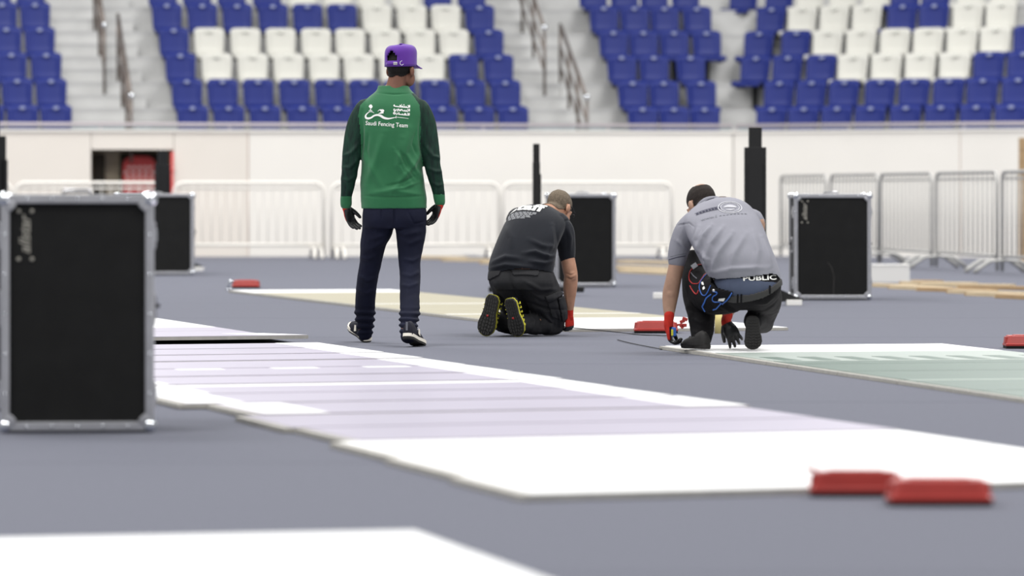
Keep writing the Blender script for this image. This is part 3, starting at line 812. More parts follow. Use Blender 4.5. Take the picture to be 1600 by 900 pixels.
# ---------------------------------------------------------------- red reels and cords
def red_reel(px0, px1, yb, dp, label, h=0.075, hook=None, yaw=0.0, clip=False):
    a = G(px0, yb); s = F / a.y; W = (px1 - px0) / s
    root = empty('red_reel', G((px0 + px1) / 2, yb), yaw); tag(root, label, 'reel', 'red piste reels')
    def ring(w, d, z, r=0.02, yc=None):
        yc = dp / 2 if yc is None else yc; pts = []
        for cx, cy, a0 in ((w / 2 - r, d / 2 - r, 0), (-w / 2 + r, d / 2 - r, 90), (-w / 2 + r, -d / 2 + r, 180), (w / 2 - r, -d / 2 + r, 270)):
            for i in range(4):
                t = math.radians(a0 + 30 * i); pts.append(Vector((cx + r * math.cos(t), yc + cy + r * math.sin(t), z)))
        return pts
    MB().add(*ring_loft([ring(W * 0.98, dp * 0.98, 0.0), ring(W * 0.98, dp * 0.98, 0.016)])).build('rubber_base', M_RUB, root)
    MB().add(*ring_loft([ring(W, dp, 0.016), ring(W, dp, 0.026), ring(W * 0.95, dp * 0.93, 0.03), ring(W * 0.86, dp * 0.80, h - 0.004), ring(W * 0.83, dp * 0.76, h)])).build('cover', M_RED, root)
    MB().add(*ring_loft([ring(W * 0.62, dp * 0.5, h - 0.002), ring(W * 0.60, dp * 0.48, h + 0.004)])).build('top_panel', M_RED, root)
    for s_ in (-1, 1):
        MB().add(*ring_loft([[v + Vector((s_ * W * 0.44, 0, 0)) for v in ring(0.03, dp * 0.5, 0.03, 0.01)], [v + Vector((s_ * W * 0.425, 0, 0)) for v in ring(0.03, dp * 0.45, h * 0.9, 0.01)]])).build('side_rib', M_RED, root)
    if hook:
        MB().tube([(hook * W * 0.40, dp * 0.5, h - 0.006), (hook * W * 0.46, dp * 0.5, h + 0.006), (hook * W * 0.54, dp * 0.5, h + 0.010)], 0.006, 6).build('hook', M_RED, root, True)
    if clip:
        c = MB().tube([(W * 0.45, dp * 0.4, 0.05), (W * 0.56, dp * 0.4, 0.055)], 0.007, 6).build('clip_arm', M_RED, root, True)
        for i, (dx, dz) in enumerate(((0.60, 0.075), (0.64, 0.05), (0.66, 0.09), (0.58, 0.045))):
            MB().box((W * dx, dp * 0.4, dz), (0.035, 0.03, 0.022), Matrix.Rotation(0.4 * (i - 1), 3, 'Y'), 0.003).build('plug', M_RED, c)
    return root
red_reel(1266, 1412, 777.5, 0.10, 'red plastic reel with raised hook, left of the two nearest', hook=-1)
red_reel(1389, 1554, 792, 0.18, 'red plastic reel nearest the camera, right of the two nearest')
red_reel(991, 1060, 521, 0.22, 'red plastic reel beside the crouching man\'s left glove', clip=True)
red_reel(1572, 1640, 545, 0.22, 'red plastic reel cut off by the right edge of the picture')
r5 = red_reel(362, 405, 450.5, 0.24, 'far red plastic reel at the tip of the yellow piste')
r5.location.z = 0.0
cl = empty('chrome_clip', G(357, 453)); tag(cl, 'small silver clip beside the far red reel', 'clip')
MB().tube([(0, 0, 0.0), (0, 0, 0.06), (0.02, 0, 0.085), (0.045, 0, 0.07)], 0.012, 8).build('hook', M_CHROME, cl, True)
MB().tube([(0, 0, 0), (0, 0, 0.012)], 0.03, 10).build('base', M_CHROME, cl, True)
def cord(pts, r, label, m=M_CABLE):
    root = empty('cord', (pts[0].x, pts[0].y, 0)); tag(root, label, 'cord')
    V, Fc = chain_mesh([(p - root.location, r) for p in pts], n=6, sub=6)
    link_mesh('strand', V, Fc, m, root, True)
cord([G(893, 512, 0.03), G(925, 515, 0.028), G(960, 518.5, 0.004), G(1000, 523, 0.004), G(1030, 524, 0.004), G(1056, 525, 0.02)], 0.0032, 'thin black cord on the floor between the two workers\' hands')
cord([G(965, 531, 0.006), G(985, 536, 0.006), G(1010, 541, 0.006), G(1034, 545.5, 0.006)], 0.0028, 'short black cable end at the corner of the green piste')
# ---------------------------------------------------------------- people: shared builders
class Fig:
    def __init__(s, D0): s.D = D0
    def p(s, px, py, dy=0.0): return P(px, py, s.D + dy)
    def r(s, px): return px * s.D / F
    def ch(s, mb, nodes, k=1.0, n=16, sub=4, flat=None):
        """nodes: (px, py, dy, radius in px)"""
        mb.add(*chain_mesh([(s.p(a, b, c), s.r(d) * k) for a, b, c, d in nodes], n=n, sub=sub, flat=flat))
    def loft(s, mb, rows, shrink=0.0, n=36, e=2.5, sub=3):
        """rows: (py, x left, x right, dy, half depth), top to bottom or reverse"""
        A = catmull([list(map(float, r)) for r in rows], sub); rings = []
        for py, xl, xr, dy, b in A:
            a = max(0.01, s.r((xr - xl) / 2) - shrink); b = max(0.01, b - shrink); c = s.p((xl + xr) / 2, py, dy); ring = []
            for k in range(n):
                t = 2 * math.pi * k / n; cs, sn = math.cos(t), math.sin(t)
                ring.append(c + Vector((a * math.copysign(abs(cs) ** (2 / e), cs), b * math.copysign(abs(sn) ** (2 / e), sn), 0)))
            rings.append(ring)
        if rings[0][0].z > rings[-1][0].z: rings = rings[::-1]
        mb.add(*ring_loft(rings))
def ell(mb, c, ax, rr, n=14):
    bm = bmesh.new(); bmesh.ops.create_uvsphere(bm, u_segments=n, v_segments=n // 2 + 2, radius=1.0)
    V = [c + ax[0] * (v.co.x * rr[0]) + ax[1] * (v.co.y * rr[1]) + ax[2] * (v.co.z * rr[2]) for v in bm.verts]
    bm.verts.index_update(); Fc = [[v.index for v in f.verts] for f in bm.faces]; bm.free(); mb.add(V, Fc)
def axes(fwd, up):
    f = Vector(fwd).normalized(); u = Vector(up); u = (u - f * u.dot(f)).normalized(); return f.cross(u), f, u
def head(mb, c, ax, k=0.95):
    r, f, u = ax
    def E(a, b, d, rr): ell(mb, c + (r * a + f * b + u * d) * k, ax, [x * k for x in rr])
    E(0, -0.012, 0.03, (0.077, 0.098, 0.092)); E(0, 0.03, -0.035, (0.063, 0.066, 0.085)); E(0, 0.055, -0.095, (0.038, 0.035, 0.028))
    E(0, 0.098, -0.022, (0.013, 0.022, 0.026)); E(0, 0.085, 0.018, (0.05, 0.014, 0.012)); E(0, 0.086, -0.06, (0.025, 0.012, 0.009))
    for s in (-1, 1):
        E(s * 0.032, 0.084, 0.0, (0.014, 0.010, 0.009)); E(s * 0.087, -0.008, -0.016, (0.012, 0.021, 0.033)); E(s * 0.080, 0.004, -0.038, (0.011, 0.014, 0.016))
        E(s * 0.05, 0.03, -0.06, (0.02, 0.05, 0.05))
def hand(mb, w, f, n, t, curl=(14, 20, 14), k=1.0, grow=0.0, thumb=(0.8, 0.5, 0.3), spread=0.05, cuff=None):
    """w: wrist; f: finger direction; n: the way the palm faces; t: thumb side"""
    f = Vector(f).normalized(); n = Vector(n); n = (n - f * n.dot(f)).normalized(); t0 = f.cross(n)
    t = t0 if t0.dot(Vector(t)) > 0 else -t0
    g = grow
    def pt(a, b, c): return w + (f * a + t * b + n * c) * k
    rings = []
    for a, hw, th in ((-0.005, 0.026, 0.019), (0.02, 0.031, 0.019), (0.05, 0.041, 0.017), (0.08, 0.043, 0.015), (0.096, 0.040, 0.011)):
        rings.append([pt(a, (hw + g) * math.cos(q), (th + g) * math.sin(q)) for q in [2 * math.pi * i / 16 for i in range(16)]])
    mb.add(*ring_loft(rings))
    for b, L, r, sp in ((0.031, 0.070, 0.0088, 1.4), (0.0105, 0.080, 0.0092, 0.4), (-0.0105, 0.075, 0.0088, -0.5), (-0.030, 0.058, 0.0078, -1.5)):
        p = pt(0.078, b, 0.0); d = (f + t * spread * sp).normalized(); nd = [(p, (r + g) * k)]; ang = 0.0
        p = pt(0.092, b, 0.0); nd.append((p, (r + g) * k))
        for j, (fr, c) in enumerate(zip((0.45, 0.32, 0.23), curl)):
            ang += math.radians(c); dd = d * math.cos(ang) + n * math.sin(ang)
            p = p + dd * (L * fr * k); nd.append((p, (r * (0.97 - 0.06 * j) + g) * k))
        mb.add(*chain_mesh(nd, n=10, sub=2))
    p = pt(0.022, 0.024, 0.006); nd = [(p, (0.013 + g) * k)]; d = (f * thumb[0] + t * thumb[1] + n * thumb[2]).normalized()
    d2 = (d + f * 0.5 + n * 0.15).normalized()
    for L, r, v in ((0.034, 0.0125, d), (0.03, 0.0108, d2), (0.022, 0.009, (d2 + f * 0.3).normalized())):
        p = p + v * (L * k); nd.append((p, (r + g) * k))
    mb.add(*chain_mesh(nd, n=10, sub=2))
    return f, n, t
GLOVES = {}
def glove(fig, root, w, f, n, t, arm, red, black, label=None, thr=0.0, **kw):
    mb = MB(); f2, n2, t2 = hand(mb, w, f, n, t, grow=0.0018, **kw)
    k = kw.get('k', 1.0)
    a = Vector(arm).normalized()
    mb.add(*chain_mesh([(w + a * 0.055, 0.031 * k), (w + a * 0.03, 0.029 * k), (w, 0.028 * k), (w + f2 * 0.03 * k, 0.026 * k)], n=14, sub=2))
    V, Fc = remesh(mb, 0.0030, 2); C = centers(V, Fc)
    L = np.array([(C - np.array(w)) @ np.array(v) for v in (f2, n2)])
    key = ((L[0] > 0.012) & ((L[1] > thr) | (L[0] > 0.088 * k))).astype(int)
    o = np.array(root.location)
    m = split(V - o, Fc, key, {0: ('glove', red, None), 1: ('palm_coating', black, 0)}, root)
    return m
def shoe(root, heel, toe, up, L, mats, name='shoe', treads=False, flip=1, lace=True, accent=None, wide=1.0):
    """heel: back end of the sole; toe: direction; up: away from the sole"""
    x = Vector(toe).normalized(); z = Vector(up); z = (z - x * z.dot(x)).normalized(); y = z.cross(x)
    k = L / 0.285
    def W(a, b, c): return heel + (x * a + y * b * flip * wide + z * c) * k - root.location
    m_up, m_mid, m_out = mats
    ol = []
    prof = [(0.0, 0.012), (0.006, 0.024), (0.03, 0.034), (0.08, 0.034), (0.12, 0.033), (0.17, 0.042), (0.21, 0.046), (0.25, 0.040), (0.275, 0.024), (0.285, 0.008)]
    ol = [(a, -b - 0.004 * math.sin(a * 11)) for a, b in prof] + [(a, b - 0.004 * math.sin(a * 11)) for a, b in prof[::-1]]
    def slab(z0, z1, s0, s1, nm, m, par):
        n = len(ol); f = lambda a, s: 0.1425 + (a - 0.1425) * s
        bow = lambda a: 0.010 * max(0, (a - 0.22) / 0.065) ** 2
        V = [W(f(a, s0), b * s0, z0 + bow(a)) for a, b in ol] + [W(f(a, s1), b * s1, z1 + bow(a)) for a, b in ol]
        Fc = [list(range(n))[::-1], list(range(n, 2 * n))] + [[i, (i + 1) % n, n + (i + 1) % n, n + i] for i in range(n)]
        if flip < 0: Fc = [q[::-1] for q in Fc]
        return link_mesh(nm, V, Fc, m, par)
    mb = MB(); rings = []
    for a, hw, h in ((0.004, 0.022, 0.055), (0.02, 0.033, 0.085), (0.06, 0.036, 0.098), (0.10, 0.036, 0.088), (0.14, 0.039, 0.07), (0.19, 0.043, 0.055), (0.24, 0.036, 0.042), (0.268, 0.022, 0.03), (0.28, 0.008, 0.02)):
        rings.append([W(a, hw * math.cos(q), 0.018 + max(0.0, h * math.sin(q)) + (0.006 * math.sin(q) if math.sin(q) < 0 else 0)) for q in [2 * math.pi * i / 18 for i in range(18)]])
    mb.add(*ring_loft(rings)); V, Fc = remesh(mb, 0.005, 3)
    sh = link_mesh(name, V, Fc, m_up, root, True)
    slab(0.0, 0.011, 0.97, 1.0, 'outsole', m_out, sh); slab(0.011, 0.030, 1.02, 1.0, 'midsole', m_mid, sh)
    if treads:
        t = MB()
        for i in range(11):
            a = 0.016 + i * 0.0245
            hw = float(np.interp(a, [p[0] for p in prof], [p[1] for p in prof])) * 0.86
            for j in range(5):
                b0 = -hw + 2 * hw * j / 5 + 0.002; b1 = -hw + 2 * hw * (j + 1) / 5 - 0.002
                oy = -0.004 * math.sin(a * 11); da = 0.005 * (1 if j % 2 else -1)
                c = [(a - 0.009 + da, b0 + oy), (a + 0.009 + da, b0 + oy), (a + 0.009 - da * 0.2, b1 + oy), (a - 0.009 - da * 0.2, b1 + oy)]
                VV = [W(p, q, 0.001) for p, q in c] + [W(p, q, -0.004) for p, q in c]
                t.add(VV, [[0, 1, 2, 3], [7, 6, 5, 4], [0, 4, 5, 1], [1, 5, 6, 2], [2, 6, 7, 3], [3, 7, 4, 0]])
        tag(t.build('tread_lugs', m_out, sh), kind='stuff')
    if lace:
        for i in range(4):
            a = 0.12 + i * 0.026; h = 0.018 + float(np.interp(a, [0.10, 0.14, 0.19, 0.24], [0.088, 0.07, 0.055, 0.042]))
            MB().tube([W(a, -0.026, h - 0.017), W(a + 0.006, 0.0, h + 0.003), W(a, 0.026, h - 0.017)], 0.003 * k, 6).build('lace', accent or m_up, sh, True)
    return sh, W
def loc_V(V, root): return V - np.array(root.location)
def bvh_of(V, Fc): return BVHTree.FromPolygons([Vector(v) for v in V], [list(f) for f in Fc])

M_SKIN1 = mat('brown_skin', (122, 84, 68), 0.55, 0.35, var=0.06, vscale=30)
M_SKIN2 = mat('tanned_skin', (176, 132, 108), 0.55, 0.35, var=0.08, vscale=30)
M_SKIN3 = mat('olive_skin', (166, 132, 112), 0.55, 0.35, var=0.08, vscale=30)
M_HAIR1 = mat('black_hair', (24, 21, 20), 0.7, 0.25, var=0.3, vscale=120, bump=0.5, bscale=350)
M_HAIR2 = mat('grey_brown_hair', (112, 100, 86), 0.8, 0.2, var=0.32, vscale=110, bump=0.6, bscale=300)
M_HAIR3 = mat('dark_cropped_hair', (46, 40, 37), 0.8, 0.2, var=0.25, vscale=120, bump=0.5, bscale=350)
M_CAP = mat('purple_twill', (92, 46, 148), 0.75, 0.25, var=0.05, vscale=20, bump=0.12, bscale=700, sheen=0.2)
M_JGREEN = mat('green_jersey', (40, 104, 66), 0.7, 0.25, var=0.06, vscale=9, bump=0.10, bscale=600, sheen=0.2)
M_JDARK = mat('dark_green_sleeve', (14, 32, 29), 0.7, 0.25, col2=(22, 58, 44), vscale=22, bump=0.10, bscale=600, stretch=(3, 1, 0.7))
M_DENIM = mat('dark_denim', (20, 23, 41), 0.85, 0.2, var=0.18, vscale=7, bump=0.2, bscale=500)
M_WPRINT = mat('white_print', (240, 240, 236), 0.6, 0.2)
M_GRED = mat('red_knit_glove', (186, 46, 36), 0.8, 0.2, var=0.08, vscale=60, bump=0.3, bscale=500)
M_GBLK = mat('black_rubber_coating', (24, 24, 26), 0.35, 0.5, bump=0.1, bscale=300)
M_SHOEB = mat('black_knit_shoe', (30, 30, 40), 0.8, 0.2, var=0.15, vscale=60)
M_SOLEW = mat('cream_sole', (224, 218, 206), 0.6, 0.3)
M_SOLEK = mat('dark_outsole', (62, 61, 59), 0.75, 0.25, var=0.12, vscale=30)
M_TSHIRT = mat('black_tshirt', (30, 32, 38), 0.85, 0.15, var=0.08, vscale=8, bump=0.12, bscale=700, sheen=0.1)
M_CARGO = mat('charcoal_cargo', (48, 48, 50), 0.85, 0.2, var=0.10, vscale=10, bump=0.18, bscale=500)
M_YELT = mat('yellow_trim', (206, 200, 62), 0.6, 0.3)
M_GREYP = mat('grey_pique', (138, 138, 147), 0.85, 0.15, var=0.03, vscale=10, bump=0.14, bscale=800)
M_BTROU = mat('black_work_trousers', (17, 16, 19), 0.85, 0.2, var=0.10, vscale=10, bump=0.18, bscale=500)
M_BOXER = mat('blue_grey_boxers', (72, 80, 100), 0.8, 0.2, var=0.08, vscale=12, bump=0.1, bscale=500)
M_BELT = mat('dark_grey_belt', (62, 61, 61), 0.7, 0.3, bump=0.2, bscale=600)
M_NAVY = mat('navy_print', (58, 58, 74), 0.7, 0.2)
M_PIPEB = mat('blue_piping', (52, 98, 178), 0.5, 0.4)
M_PIPER = mat('red_piping', (176, 44, 44), 0.5, 0.4)
M_SILVER = mat('silver_metal', (206, 204, 204), 0.3, 0.5, metal=0.7)
M_LGREY = mat('pale_grey_print', (188, 190, 194), 0.7, 0.2)
M_LGREY2 = mat('pale_emblem', (186, 186, 192), 0.7, 0.2)
M_GRNT = mat('grey_print', (120, 122, 130), 0.7, 0.2)

# ---------------------------------------------------------------- man in the green jacket, walking away
f1 = Fig(28.15)
p1 = empty('person', (f1.p(612, 530).x, 28.15, 0)); tag(p1, 'person in green jacket, purple cap and dark jeans walking away', 'person')
TORSO1 = [(326, 564.5, 667.5, 0.0, .122), (305, 563.5, 666.5, 0.0, .125), (282, 563.5, 663, 0.005, .122), (255, 565, 660, 0.01, .125), (230, 564.5, 660.5, 0.01, .130), (205, 562, 663, 0.015, .132), (185, 560.5, 665, 0.02, .125), (170, 562, 664, 0.02, .115), (160, 567, 660, 0.02, .102), (151, 577, 653, 0.025, .088), (144, 586, 645.5, 0.03, .076), (139, 589.5, 641, 0.035, .068), (134, 590.5, 638.5, 0.045, .064)]
ARML = [(571, 171, 0.01, 17), (560, 190, 0.01, 16.5), (553, 215, 0.0, 15.5), (549.5, 240, -0.01, 14.6), (547, 262, 0.0, 13.2), (543.5, 288, 0.03, 11.2), (541, 306, 0.05, 9.6), (540.5, 319, 0.06, 9.2)]
ARMR = [(655, 171, 0.01, 17), (664, 190, 0.01, 16.5), (669.5, 215, 0.0, 15.2), (673, 240, -0.01, 14.6), (676.5, 262, -0.02, 13), (682.5, 288, -0.01, 11), (685.8, 304, 0.0, 9.4), (687, 315, 0.0, 9)]
LEGL = [(592, 335, 0.0, 26), (589, 360, 0.03, 24), (583.5, 378, 0.06, 20.5), (579, 410, 0.13, 17.4), (573.8, 440, 0.19, 16.6), (570.8, 470, 0.27, 15.8), (570.5, 490, 0.32, 16.2), (570.5, 506, 0.37, 14.2), (570.5, 522, 0.41, 12.2)]
LEGR = [(640, 335, 0.0, 26), (642, 360, -0.01, 24), (641, 385, -0.02, 20.4), (640, 408, -0.04, 17.6), (640.8, 430, -0.08, 16.2), (640.2, 460, -0.17, 15.7), (640, 490, -0.27, 15.3), (638.5, 505, -0.34, 14.3), (638, 524, -0.42, 13.0)]
HC1 = f1.p(626.5, 107.5, 0.05); AX1 = axes((0.50, 0.86, -0.04), (0.03, 0.06, 1))
WL1, WR1 = f1.p(540.5, 323, 0.065), f1.p(687.5, 318, 0.0)
HL1 = dict(f=(0.34, 0.10, -0.93), n=(0.75, -0.62, 0.1), t=(0.3, 0.9, 0)); HR1 = dict(f=(-0.34, 0.10, -0.9), n=(-0.80, -0.45, 0.1), t=(-0.2, 0.9, 0))
mb = MB(); head(mb, HC1, AX1)
f1.ch(mb, [(624, 112, 0.04, 15.5), (620, 128, 0.03, 14.6), (616, 146, 0.03, 17)])
f1.loft(mb, TORSO1, 0.014)
for a in (ARML, ARMR): f1.ch(mb, a, 0.78)
for a in (LEGL, LEGR): f1.ch(mb, a, 0.84)
hand(mb, WL1, HL1['f'], HL1['n'], HL1['t'], grow=-0.001, k=0.92); hand(mb, WR1, HR1['f'], HR1['n'], HR1['t'], grow=-0.001, k=0.90)
V, Fc = remesh(mb, 0.0048, 3)
link_mesh('body', loc_V(V, p1), Fc, M_SKIN1, p1, True)
C = centers(V, Fc); q = (C - np.array(HC1)) @ np.array([list(a) for a in AX1]).T / 0.95
hm = (q[:, 2] > -0.052 + np.clip(q[:, 1] + 0.06, 0, 1) * 0.55 + 0.006 * np.sin(q[:, 0] * 90)) & (q[:, 1] < 0.062) & ~((abs(q[:, 0]) > 0.0735) & (q[:, 2] < 0.025))
hm &= (np.linalg.norm(q, axis=1) < 0.16)
shell(loc_V(V, p1), Fc, hm, 'hair', M_HAIR1, p1, 0.005, noise=0.0012)
# jeans
mb = MB(); f1.loft(mb, [(316, 569, 663, 0.0, .105), (330, 566.5, 666.5, -0.005, .118), (345, 566, 667, -0.008, .120), (356, 568, 666, -0.004, .105)])
for a in (LEGL, LEGR): f1.ch(mb, a)
V, Fc = remesh(mb, 0.0055, 3)
N = normals(V, Fc); x, y = pxy(V)
stack = np.clip((y - 478) / 14, 0, 1) * np.clip((526 - y) / 8, 0, 1)
V = V + N * (0.0065 * stack * np.sin(y * 0.62 + 2.2 * fold_noise(V, 9, 3)) + 0.0028 * fold_noise(V, 22, 5, (1, 1, 1.6)))[:, None]
V = apply_folds(V, Fc, [([(612, 352), (600, 366), (578, 374)], 4, 0.006), ([(612, 358), (596, 380), (570, 392)], 4, 0.005), ([(590, 398), (575, 404), (563, 402)], 3, 0.004),
    ([(619, 358), (634, 366), (655, 362)], 4, 0.006), ([(622, 372), (640, 380), (660, 372)], 4, 0.005), ([(657, 400), (645, 408), (628, 404)], 3, 0.004), ([(656, 424), (642, 432), (627, 428)], 3, 0.004), ([(656, 441), (640, 448), (626, 445)], 3, 0.004),
    ([(560, 430), (575, 438), (590, 432)], 3, 0.004), ([(557, 450), (572, 458), (587, 452)], 3, 0.004), ([(616, 324), (616, 352)], 1.6, -0.006), ([(596, 325), (596, 344)], 1.2, -0.003), ([(637, 330), (648, 350), (664, 346)], 1.3, -0.003)])
tr1 = link_mesh('jeans', loc_V(V, p1), Fc, M_DENIM, p1, True); BV = bvh_of(V, Fc)
# jacket
mb = MB(); f1.loft(mb, TORSO1)
for a in (ARML, ARMR): f1.ch(mb, a)
V, Fc = remesh(mb, 0.0052, 3)
N = normals(V, Fc); x, y = pxy(V); arm = (x < 564) | (x > 662)
V = V + N * (0.0022 * fold_noise(V, 15, 8, (1.2, 1, 0.6)) + np.where(arm, 0.003 * fold_noise(V, 26, 9, (0.7, 1, 1.5)) * np.clip((y - 200) / 60, 0, 1), 0))[:, None]
V = apply_folds(V, Fc, [([(622, 234), (633, 246), (641, 262), (652, 274)], 2.4, -0.0055), ([(615, 232), (624, 246), (633, 264), (648, 282)], 2.6, 0.005), ([(606, 290), (626, 286), (646, 276)], 2.2, -0.005), ([(604, 296), (630, 294), (655, 284)], 2.4, 0.004), ([(650, 205), (645, 225), (652, 245)], 2.2, -0.004), ([(576, 205), (572, 235), (578, 265)], 3, -0.004), ([(640, 200), (632, 240), (648, 268), (662, 280)], 5, 0.008), ([(628, 216), (622, 258), (642, 288)], 5, 0.007), ([(600, 206), (588, 250), (572, 290)], 6, 0.006), ([(658, 236), (642, 262), (610, 304)], 4.5, 0.007),
    ([(566, 238), (580, 262), (600, 300)], 5, 0.005), ([(580, 302), (615, 298), (655, 304)], 4, 0.005), ([(566, 306), (615, 308.5), (665, 306)], 1.6, -0.003), ([(536, 306.5), (550, 307)], 1.5, -0.0012), ([(678, 304), (694, 303)], 1.5, -0.0012), ([(590, 145), (615, 147.5), (642, 146)], 1.5, -0.0025),
    ([(560, 225), (548, 240), (536, 244)], 3, 0.006), ([(562, 245), (546, 262), (534, 262)], 3, 0.005), ([(556, 275), (543, 282), (533, 280)], 2.5, 0.004), ([(664, 226), (676, 244), (688, 248)], 3, 0.006), ([(668, 262), (680, 268), (690, 268)], 2.6, 0.005), ([(674, 284), (684, 290), (692, 288)], 2.5, 0.004), ([(567, 190), (566, 215), (566, 240)], 2, -0.005), ([(656, 185), (656, 210), (658, 240)], 2, -0.005)])
C = centers(V, Fc); cx, cy = pxy(C)
sl = np.interp(cy, [136, 143, 150, 164, 180, 205, 232, 330], [586, 588, 578, 563, 560, 563, 564.2, 562.6])
sr = np.interp(cy, [136, 143, 150, 164, 180, 232, 258, 290, 330], [644, 640, 646, 655.5, 657, 657, 661.5, 668, 672])
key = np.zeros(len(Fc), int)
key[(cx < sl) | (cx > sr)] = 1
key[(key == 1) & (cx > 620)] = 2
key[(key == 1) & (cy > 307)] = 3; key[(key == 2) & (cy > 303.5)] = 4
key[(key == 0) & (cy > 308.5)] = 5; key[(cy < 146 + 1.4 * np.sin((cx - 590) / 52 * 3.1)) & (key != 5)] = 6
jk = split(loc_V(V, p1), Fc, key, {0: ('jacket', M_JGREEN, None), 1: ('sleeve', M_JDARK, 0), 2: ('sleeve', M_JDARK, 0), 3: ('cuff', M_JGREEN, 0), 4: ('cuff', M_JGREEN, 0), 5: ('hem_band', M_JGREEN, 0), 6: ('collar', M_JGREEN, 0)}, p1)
bj = bvh_of(V, Fc); sc = 28.15 / F
def art(pts, ws): # crop pixels -> metres about the print centre (605, 185)
    return stroke([((550 + x / 12.86 - 605) * sc, (185 - 150 - y / 12.86) * sc) for x, y in pts], [w / 12.86 * sc for w in ws])
parts = [art([(458, 352), (410, 322), (360, 326), (308, 365), (284, 410), (300, 448), (345, 456), (400, 440), (455, 402), (520, 388), (585, 404), (650, 444), (730, 462), (820, 450), (890, 434)], [4, 14, 14, 22, 34, 42, 40, 34, 34, 38, 46, 46, 34, 20, 9]),
    art([(345, 305), (382, 294), (418, 300)], [10, 14, 10]), art([(382, 262), (382, 300)], [14, 16]), art([(348, 220), (372, 216), (400, 218), (424, 216)], [10, 66, 76, 8]), art([(388, 180), (386, 200)], [6, 34]),
    art([(528, 318), (556, 290), (590, 282)], [6, 12, 18]), art([(572, 290), (622, 304), (648, 322)], [16, 62, 34]), art([(640, 330), (596, 346), (542, 360)], [50, 34, 4]),
    art([(893, 408), (893, 456)], [12, 12]), art([(905, 432), (1020, 444), (1142, 460)], [9, 10, 6])]
wa = 19
for base, strokes in ((0, [[(1162, 188), (1164, 240)], [(1128, 190), (1130, 236), (868, 212), (864, 182)], [(1094, 232), (1092, 208)], [(1056, 228), (1058, 206)], [(1022, 226), (1022, 204)], [(985, 222), (992, 200), (958, 198)], [(1058, 186), (1040, 184)], [(1010, 180), (1000, 180)]]),
        (1, [[(1160, 262), (1160, 316)], [(1126, 262), (1128, 312), (1020, 304)], [(1094, 308), (1094, 284)], [(1060, 306), (1060, 284)], [(1022, 304), (1010, 278), (980, 284), (990, 300), (950, 300)], [(950, 300), (952, 274), (925, 276), (926, 300), (915, 318)], [(900, 272), (886, 296), (868, 296)], [(868, 268), (850, 276), (858, 304), (890, 308)]]),
        (2, [[(1154, 346), (1156, 394)], [(1122, 344), (1122, 390), (936, 372)], [(1156, 394), (1122, 390)], [(1085, 386), (1085, 362), (1062, 362), (1062, 384)], [(1020, 380), (1020, 360)], [(948, 374), (952, 332)], [(915, 344), (915, 370), (898, 384)], [(878, 342), (880, 366), (848, 366), (842, 346), (858, 338), (880, 348)], [(866, 326), (852, 326)]])):
    for s_ in strokes: parts.append(art(s_, [wa] * len(s_)) if len(s_) > 2 else art([s_[0], ((s_[0][0] + s_[1][0]) / 2, (s_[0][1] + s_[1][1]) / 2), s_[1]], [wa] * 3))
tm = text_mesh('Saudi Fencing Team', 0.030, bold=0.0002, cell=0.02)
xs = [v[0] for v in tm[0]]; kk = 65.5 * sc / (max(xs) - min(xs))
serif = []
parts.append(shift2(tm, 0.0, (185 - 194.9) * sc, math.radians(-3.6), kk, kk * 1.12))
wrap_print(merge2(*parts), bj, f1.p(605, 185), Vector((1, 0, 0)), Vector((0, 0, 1)), Vector((0, 1, 0)), 'back_print', M_WPRINT, jk[0], 0.0022)
# gloves, shoes, cap
glove(f1, p1, WL1, HL1['f'], HL1['n'], HL1['t'], f1.p(541, 305, 0.05) - WL1, M_GRED, M_GBLK, thr=0.001, k=0.92)
glove(f1, p1, WR1, HR1['f'], HR1['n'], HR1['t'], f1.p(686, 300) - WR1, M_GRED, M_GBLK, thr=0.001, k=0.90)
s1, W1 = shoe(p1, G(575, 535.3), (-0.105, 0.24, 0.078), (0, -0.25, 1), 0.285, (M_SHOEB, M_SOLEW, M_SOLEK))
s2, W2 = shoe(p1, P(635, 528.0, 27.64), (0.075, 0.245, -0.060), (0.05, 0.30, 1), 0.285, (M_SHOEB, M_SOLEW, M_SOLEK))
for Wf, sh_, side in ((W1, s1, 1), (W2, s2, -1)):
    MB().add([Wf(0.10, side * 0.040, 0.045), Wf(0.13, side * 0.043, 0.035), Wf(0.13, side * 0.039, 0.075), Wf(0.11, side * 0.037, 0.08)], [[0, 1, 2, 3], [3, 2, 1, 0]]).build('side_mark', M_SOLEW, sh_)
    MB().box(Wf(-0.001, 0, 0.07), (0.012, 0.006, 0.05)).build('heel_tab', M_GRNT, sh_)
r_, f_, u_ = AX1
capc = HC1 + u_ * 0.012 - f_ * 0.005
def CW(a, b, c): return capc + r_ * a + f_ * b + u_ * c - p1.location
V = []; Fc = []; nr, na = 13, 48
for j in range(nr + 1):
    t = j / nr
    zz = 0.128 * math.sin(min(t * 1.15, 1.0) * math.pi / 2) if t < 0.87 else 0.128 + 0.004 * (t - 0.87) / 0.13
    rad = 1.0 if t < 0.35 else max(0.02, math.cos((t - 0.35) / 0.65 * math.pi / 2) ** 0.62)
    for i in range(na):
        a = 2 * math.pi * i / na; dent = 0.004 * math.sin(a * 3 + 1) * t
        V.append(CW(0.0895 * rad * math.sin(a) * (1 + dent), (0.108 if math.cos(a) > 0 else 0.106) * rad * math.cos(a), zz + 0.006 * math.cos(a)))
for j in range(nr):
    for i in range(na):
        a = 2 * math.pi * (i + 0.5) / na; back = abs((a - math.pi)); tz = (j + 0.5) / nr
        if back < 0.42 * math.sqrt(max(0, 1 - ((tz - 0.13) / 0.30) ** 2)) and 0.13 < tz < 0.43: continue
        Fc.append([j * na + i, j * na + (i + 1) % na, (j + 1) * na + (i + 1) % na, (j + 1) * na + i])
